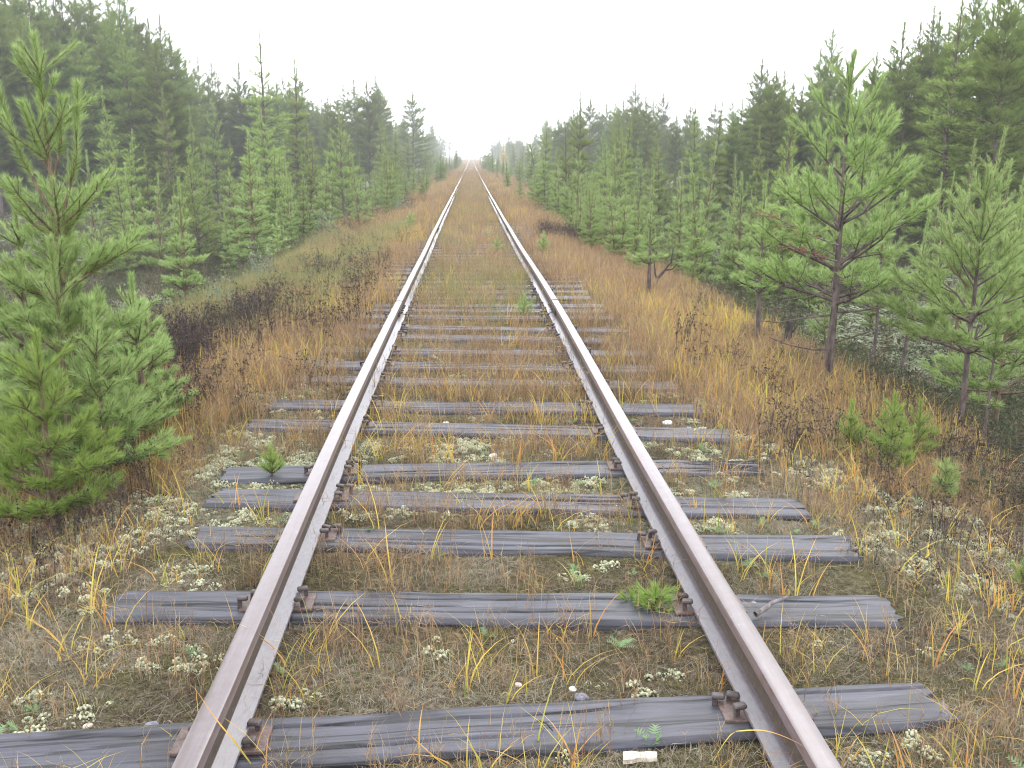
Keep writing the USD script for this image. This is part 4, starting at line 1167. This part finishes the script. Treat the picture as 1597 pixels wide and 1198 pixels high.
# low shrubs of the forest floor
shr = [merged(stalks(rg, 16, .18, (.06, .22), .003, 2, .016, tint=(0, 1), side=5), ribbons(rg, 10, .2, (.04, .12), (.008, .016), (.2, 1.2), 2, (0, .6))) for _ in range(6)]
x, y = scatter(rg, 26000, -36, 20, 7, 75, lambda x, y: (np.abs(x) > 3.6) * (np.abs(x) < .62 * y + 1.5) * np.clip(.8 * (1 - lichen_mask(x, y)) + .2, 0, 1) * .7, logy=True)
instancer('forest_shrubs', 'low brown and green heath shrubs on the forest floor', shr, MAT['shrub'], ground_pts(x, y), rg.uniform(.8, 1.5, len(x)) * (1 + .02 * y), seed=12)
x, y = scatter(rg, 2600, -5.2, 5.2, 4.5, 14, lambda x, y: sm(2.6, 3.3, np.abs(x)) * .8, logy=True)
instancer('bank_weeds', 'dry weeds and moss on the slopes of the embankment', shr, MAT['shrub'], ground_pts(x, y), rg.uniform(.5, 1.0, len(x)), seed=13)


# green yarrow-like herbs
def herb(rng):
    parts, ts = [], []
    for k in range(int(rng.integers(5, 9))):
        az, el, L = rng.uniform(0, 6.283), rng.uniform(.3, 1.1), rng.uniform(.03, .065)
        d = np.array([math.cos(az) * math.cos(el), math.sin(az) * math.cos(el), math.sin(el)])
        sd = np.array([-math.sin(az), math.cos(az), 0])
        for q in range(7):
            p = d * L * (q + 1) / 7 - np.array([0, 0, .02]) * ((q / 7) ** 2)
            for sg in (-1, 1):
                e = sd * sg * L * .30 * math.sin(.5 + 2.4 * q / 7) + d * L * .12
                w = d * .0028
                parts.append((np.array([p - w, p + w, p + e]), np.array([[0, 1, 2]]))); ts.append(np.full(3, rng.uniform(0, .7)))
    V, F = join(parts)
    return V, F, np.concatenate(ts)


x, y = scatter(rg, 900, -3, 3, 2.1, 9, lambda x, y: off_rail(x, y, .08) * off_tie(x, y, .12, .35) * (.10 + .6 * sm(.5, .66, n2(x, y, .5, 59))), logy=True)
instancer('green_herbs', 'small feathery green herbs in the track bed', [herb(rg) for _ in range(6)], MAT['herb'], ground_pts(x, y, .004), rg.uniform(.6, 1.2, len(x)), seed=14)

# grey green willow bush clumps on the left bank
wil = [stalks(rg, 26, .35, (.35, 1.0), .006, 3, .03, tint=(0, 1), side=7) for _ in range(3)]
for k, (px, py, Yd, s, lab) in enumerate([(395, 440, 15.5, .8, 'grey green bush on the left bank under the thin little pine'), (330, 480, 12.6, .55, 'pale grey bush at the foot of the two metre pine'),
                                  (505, 345, 27, .95, 'grey green bush at the far end of the left meadow'), (590, 315, 36, 1.1, 'grey bush below the rounded bluish pine'), (620, 318, 34, .8, 'smaller grey bush nearest the left rail')]):
    d = ray(px, VPY); Xp = d[0] / d[1] * Yd
    t = thing('willow_bush', lab, 'bush', (Xp, Yd, float(gz(Xp, Yd))), k * 1.3, scale=(s, s, s))
    v, f, tt = wil[k % 3]
    put(t, 'twigs', (v, f), MAT['greyleaf'], tint=tt)
# the small yellow birch far down the line
t = thing('birch_tree', 'small yellow birch by the right treeline at the vanishing point', 'tree', (6.5, 205, float(gz(6.5, 205))))
bt = pine(801, 5.2, 8, reach=.32, elev_top=60, elev_low=30, level_max=1, per_m=20, nl=.3, nw=.12, r0=.06, sides=5, bsides=3)
define_tree(t, bt, 'birch', 'deadwood')

# ------------------------------------------------------------------ single small things
def stick(pts, r, name, label, cat, mat, group=None):
    pts = np.array(pts, float); o = pts.mean(0)
    t = thing(name, label, cat, o)
    put(t, 'wood', tubes([(pts - o, np.linspace(r, r * .6, len(pts)))], 7), MAT[mat], smooth=True)
    return t


def gp(px, py, z=0.0):
    q = at(px, py, -.2)
    for _ in range(6):
        q = at(px, py, float(gz(q[0], q[1])) + z)
    return q


a, b = at(1178, 958, -.15), at(1228, 931, -.125)
stick([a, (a * .6 + b * .4) + [0, 0, .004], (a + b) / 2 + [0, .004, .008], b], .011, 'dead_stick', 'short grey stick lying on the second sleeper right of the right rail', 'stick', 'deadwood')
a, b = gp(118, 742, .02), gp(228, 737, .03)
stick([a, a * .7 + b * .3 + [0, .01, .01], a * .3 + b * .7 + [0, -.01, .0], b], .010, 'dead_stick', 'long dark twig on the lichen left of the fifth sleeper', 'stick', 'blackwood')
a, b = at(838, 1124, -.155), at(862, 1140, -.155)
stick([a, (a + b) / 2 + [.004, .004, .006], b], .003, 'dead_stick', 'tiny dark twig lying on the nearest sleeper', 'stick', 'blackwood')
a, b = gp(1478, 985, .02), gp(1530, 1030, .02)
stick([a, (a + b) / 2 + [.01, 0, .02], b], .006, 'dead_stick', 'dark twig in the moss beyond the right end of the nearest sleeper', 'stick', 'blackwood')
# splinter of pale wood
q = gp(998, 1181, .012)
ch = trimesh.creation.box((.095, .032, .014), )
ch = ch.subdivide().subdivide()
ch.vertices[:, 1] *= 1 - 6 * ch.vertices[:, 0]; ch.vertices[:, 1] += .22 * ch.vertices[:, 0] + (meshkit.noise(ch.vertices * 45) - .5) * .010; ch.vertices[:, 2] += (meshkit.noise(ch.vertices * 60) - .5) * .006
t = thing('wood_chip', 'pale split piece of wood lying on the moss at the bottom edge', 'wood chip', q, -.15)
put(t, 'wood', ch, MAT['palewood'])


def blade(pts, w, label):
    pts = np.array(pts, float); o = pts[0].copy(); p = pts - o
    tt = np.linspace(0, 1, 14)
    c = np.stack([PchipInterpolator(np.linspace(0, 1, len(p)), p[:, k])(tt) for k in range(3)], 1)
    d = unit(np.gradient(c, axis=0)); sd = unit(np.cross(d, [0.25, -.6, .75]))
    wd = w * np.clip(1.1 * (1 - tt) ** .6, .05, 1) / 2
    v = np.stack([c - sd * wd[:, None], c + sd * wd[:, None]], 1).reshape(-1, 3)
    i = np.arange(13) * 2
    f = np.vstack([np.stack([i, i + 1, i + 3], 1), np.stack([i, i + 3, i + 2], 1)])
    t = thing('grass_blade', label, 'grass blade', o)
    put(t, 'leaf', (v, f), MAT['gold'], tint=np.repeat(np.linspace(.25, .95, 14), 2))


blade([gp(396, 1197), at(352, 1140, -.02), at(303, 1072, .035)], .0055, 'long yellow grass blade leaning across the near left rail')
blade([gp(1112, 1190), at(1150, 1140, .0), at(1200, 1141, .02), at(1255, 1165, .01)], .0045, 'long arching grass blade reaching over the near right rail')
blade([gp(698, 1196), at(668, 1172, -.10), at(638, 1145, -.06)], .005, 'golden grass blade in front of the nearest sleeper, left of its middle')
blade([gp(655, 1192), at(654, 1140, -.06), at(660, 1098, -.02)], .006, 'upright golden grass blade against the nearest sleeper, left of its middle')


def stone(px, py, r, mat, label, squash=.6, on=None):
    q = gp(px, py, r * .25) if on is None else at(px, py, on)
    m = trimesh.creation.icosphere(3, 1.0)
    n = meshkit.fbm(m.vertices * 1.3 + px * .37, 3, 3)[:, None]
    v = m.vertices * (.72 + .55 * n) * [r * 1.25, r, r * squash]
    t = thing('pebble', label, 'stone', q, px * .1)
    put(t, 'stone', (v, m.faces), MAT[mat], smooth=True)


stone(893, 1075, .012, 'stone', 'single white pebble on the moss between the two nearest sleepers, right of centre')
stone(800, 1000, .008, 'stone', 'little white pebble just before the second sleeper between the rails')
stone(808, 1068, .010, 'pinkstone', 'pinkish pebble left of the single white one')
stone(907, 1088, .020, 'greystone', 'dark grey stone close to the nearest sleeper between the rails')
stone(770, 711, .024, 'pinkstone', 'pinkish white stone behind the fifth sleeper between the rails')
stone(789, 745, .018, 'stone', 'white stone on the near side of the fifth sleeper')
stone(1041, 660, .028, 'stone', 'white flat stone right of the right rail, by the sixth sleeper')
stone(1056, 684, .016, 'pinkstone', 'small pink stone outside the right rail below the white flat one')
stone(1093, 872, .016, 'stone', 'whitish stone against the right rail before the third sleeper')
stone(1176, 948, .030, 'stone', 'whitish lump of stone wedged beside the rail under the grey stick')
stone(695, 660, .018, 'pinkstone', 'pale pink stone between the fifth and sixth sleepers left of centre')
stone(236, 1135, .022, 'greystone', 'bluish stone left of the left rail before the nearest sleeper')
stone(137, 1132, .012, 'pinkstone', 'orange pink pebble at the lower left')
stone(470, 602, .030, 'pinkstone', 'pinkish stone on the left end of the eighth sleeper')

# old sleeper slipping down the right bank, with a dark cut end
q = gp(1228, 578, .06)
t = thing('old_sleeper', 'blackened old timber sliding down the right bank with a square dark end', 'timber', q, math.radians(-52), tilt=(0, 8, 0))
put(t, 'timber', sleeper_mesh(1.5, .24, .20, rngt, True, .2), MAT['blackwood'], smooth=35)
# stump beside the thin stemmed pine
q = gp(1226, 545, 0)
st = thing('tree_stump', 'black broken stump beside the thin stemmed pine on the right bank', 'stump', q)
put(st, 'stem', tubes([(np.array([[0, 0, -.05], [.005, 0, .08], [.015, 0, .2], [.02, .01, .30], [.022, .01, .31]]), np.array([.06, .045, .04, .036, .004]))], 10), MAT['blackwood'], smooth=30)
put(st, 'side_branch', tubes([(np.array([[.01, 0, .16], [.06, -.02, .20], [.10, -.03, .27]]), np.array([.016, .011, .004]))], 6), MAT['blackwood'], smooth=True)
# crooked black fork of the small pine on the edge of the grass
q = gp(1024, 452, 0)
ft = thing('dead_fork', 'black bare forked stem in front of the crooked small pine', 'dead branch', q)
put(ft, 'stem', tubes([(np.array([[0, 0, -.05], [0, 0, .08], [.02, 0, .18], [.10, 0, .27], [.20, .0, .40], [.23, 0, .62]]), np.array([.035, .030, .026, .02, .014, .005])),
                       (np.array([[.01, 0, .13], [-.03, 0, .24], [-.05, 0, .42]]), np.array([.022, .016, .007])),
                       (np.array([[.12, 0, .29], [.22, -.03, .31], [.30, -.05, .40]]), np.array([.014, .010, .004]))], 7), MAT['blackwood'], smooth=True)
# heaps of dead branches
rb = np.random.default_rng(88)
for k, (px, py, s, lab) in enumerate([(1500, 715, 1.0, 'heap of dark dead branches under the right edge pine'), (1330, 545, .8, 'loose dead branches on the lichen behind the red branch pine'), (455, 352, 1.6, 'dark fallen wood at the far side of the left lichen clearing')]):
    q = gp(px, py, .02)
    ls = []
    for _ in range(16):
        c = rb.normal(0, .25, 3) * [1, .7, .15] + [0, 0, .05]; az = rb.uniform(0, 6.28); L = rb.uniform(.15, .5)
        d = np.array([math.cos(az), math.sin(az), rb.uniform(-.1, .25)]) * L / 2
        ls.append((np.array([c - d, c + rb.normal(0, .02, 3), c + d]), np.array([.012, .009, .004])))
    t = thing('branch_heap', lab, 'branches', q, scale=(s, s, s))
    put(t, 'branches', tubes(ls, 5), MAT['blackwood'], smooth=True)
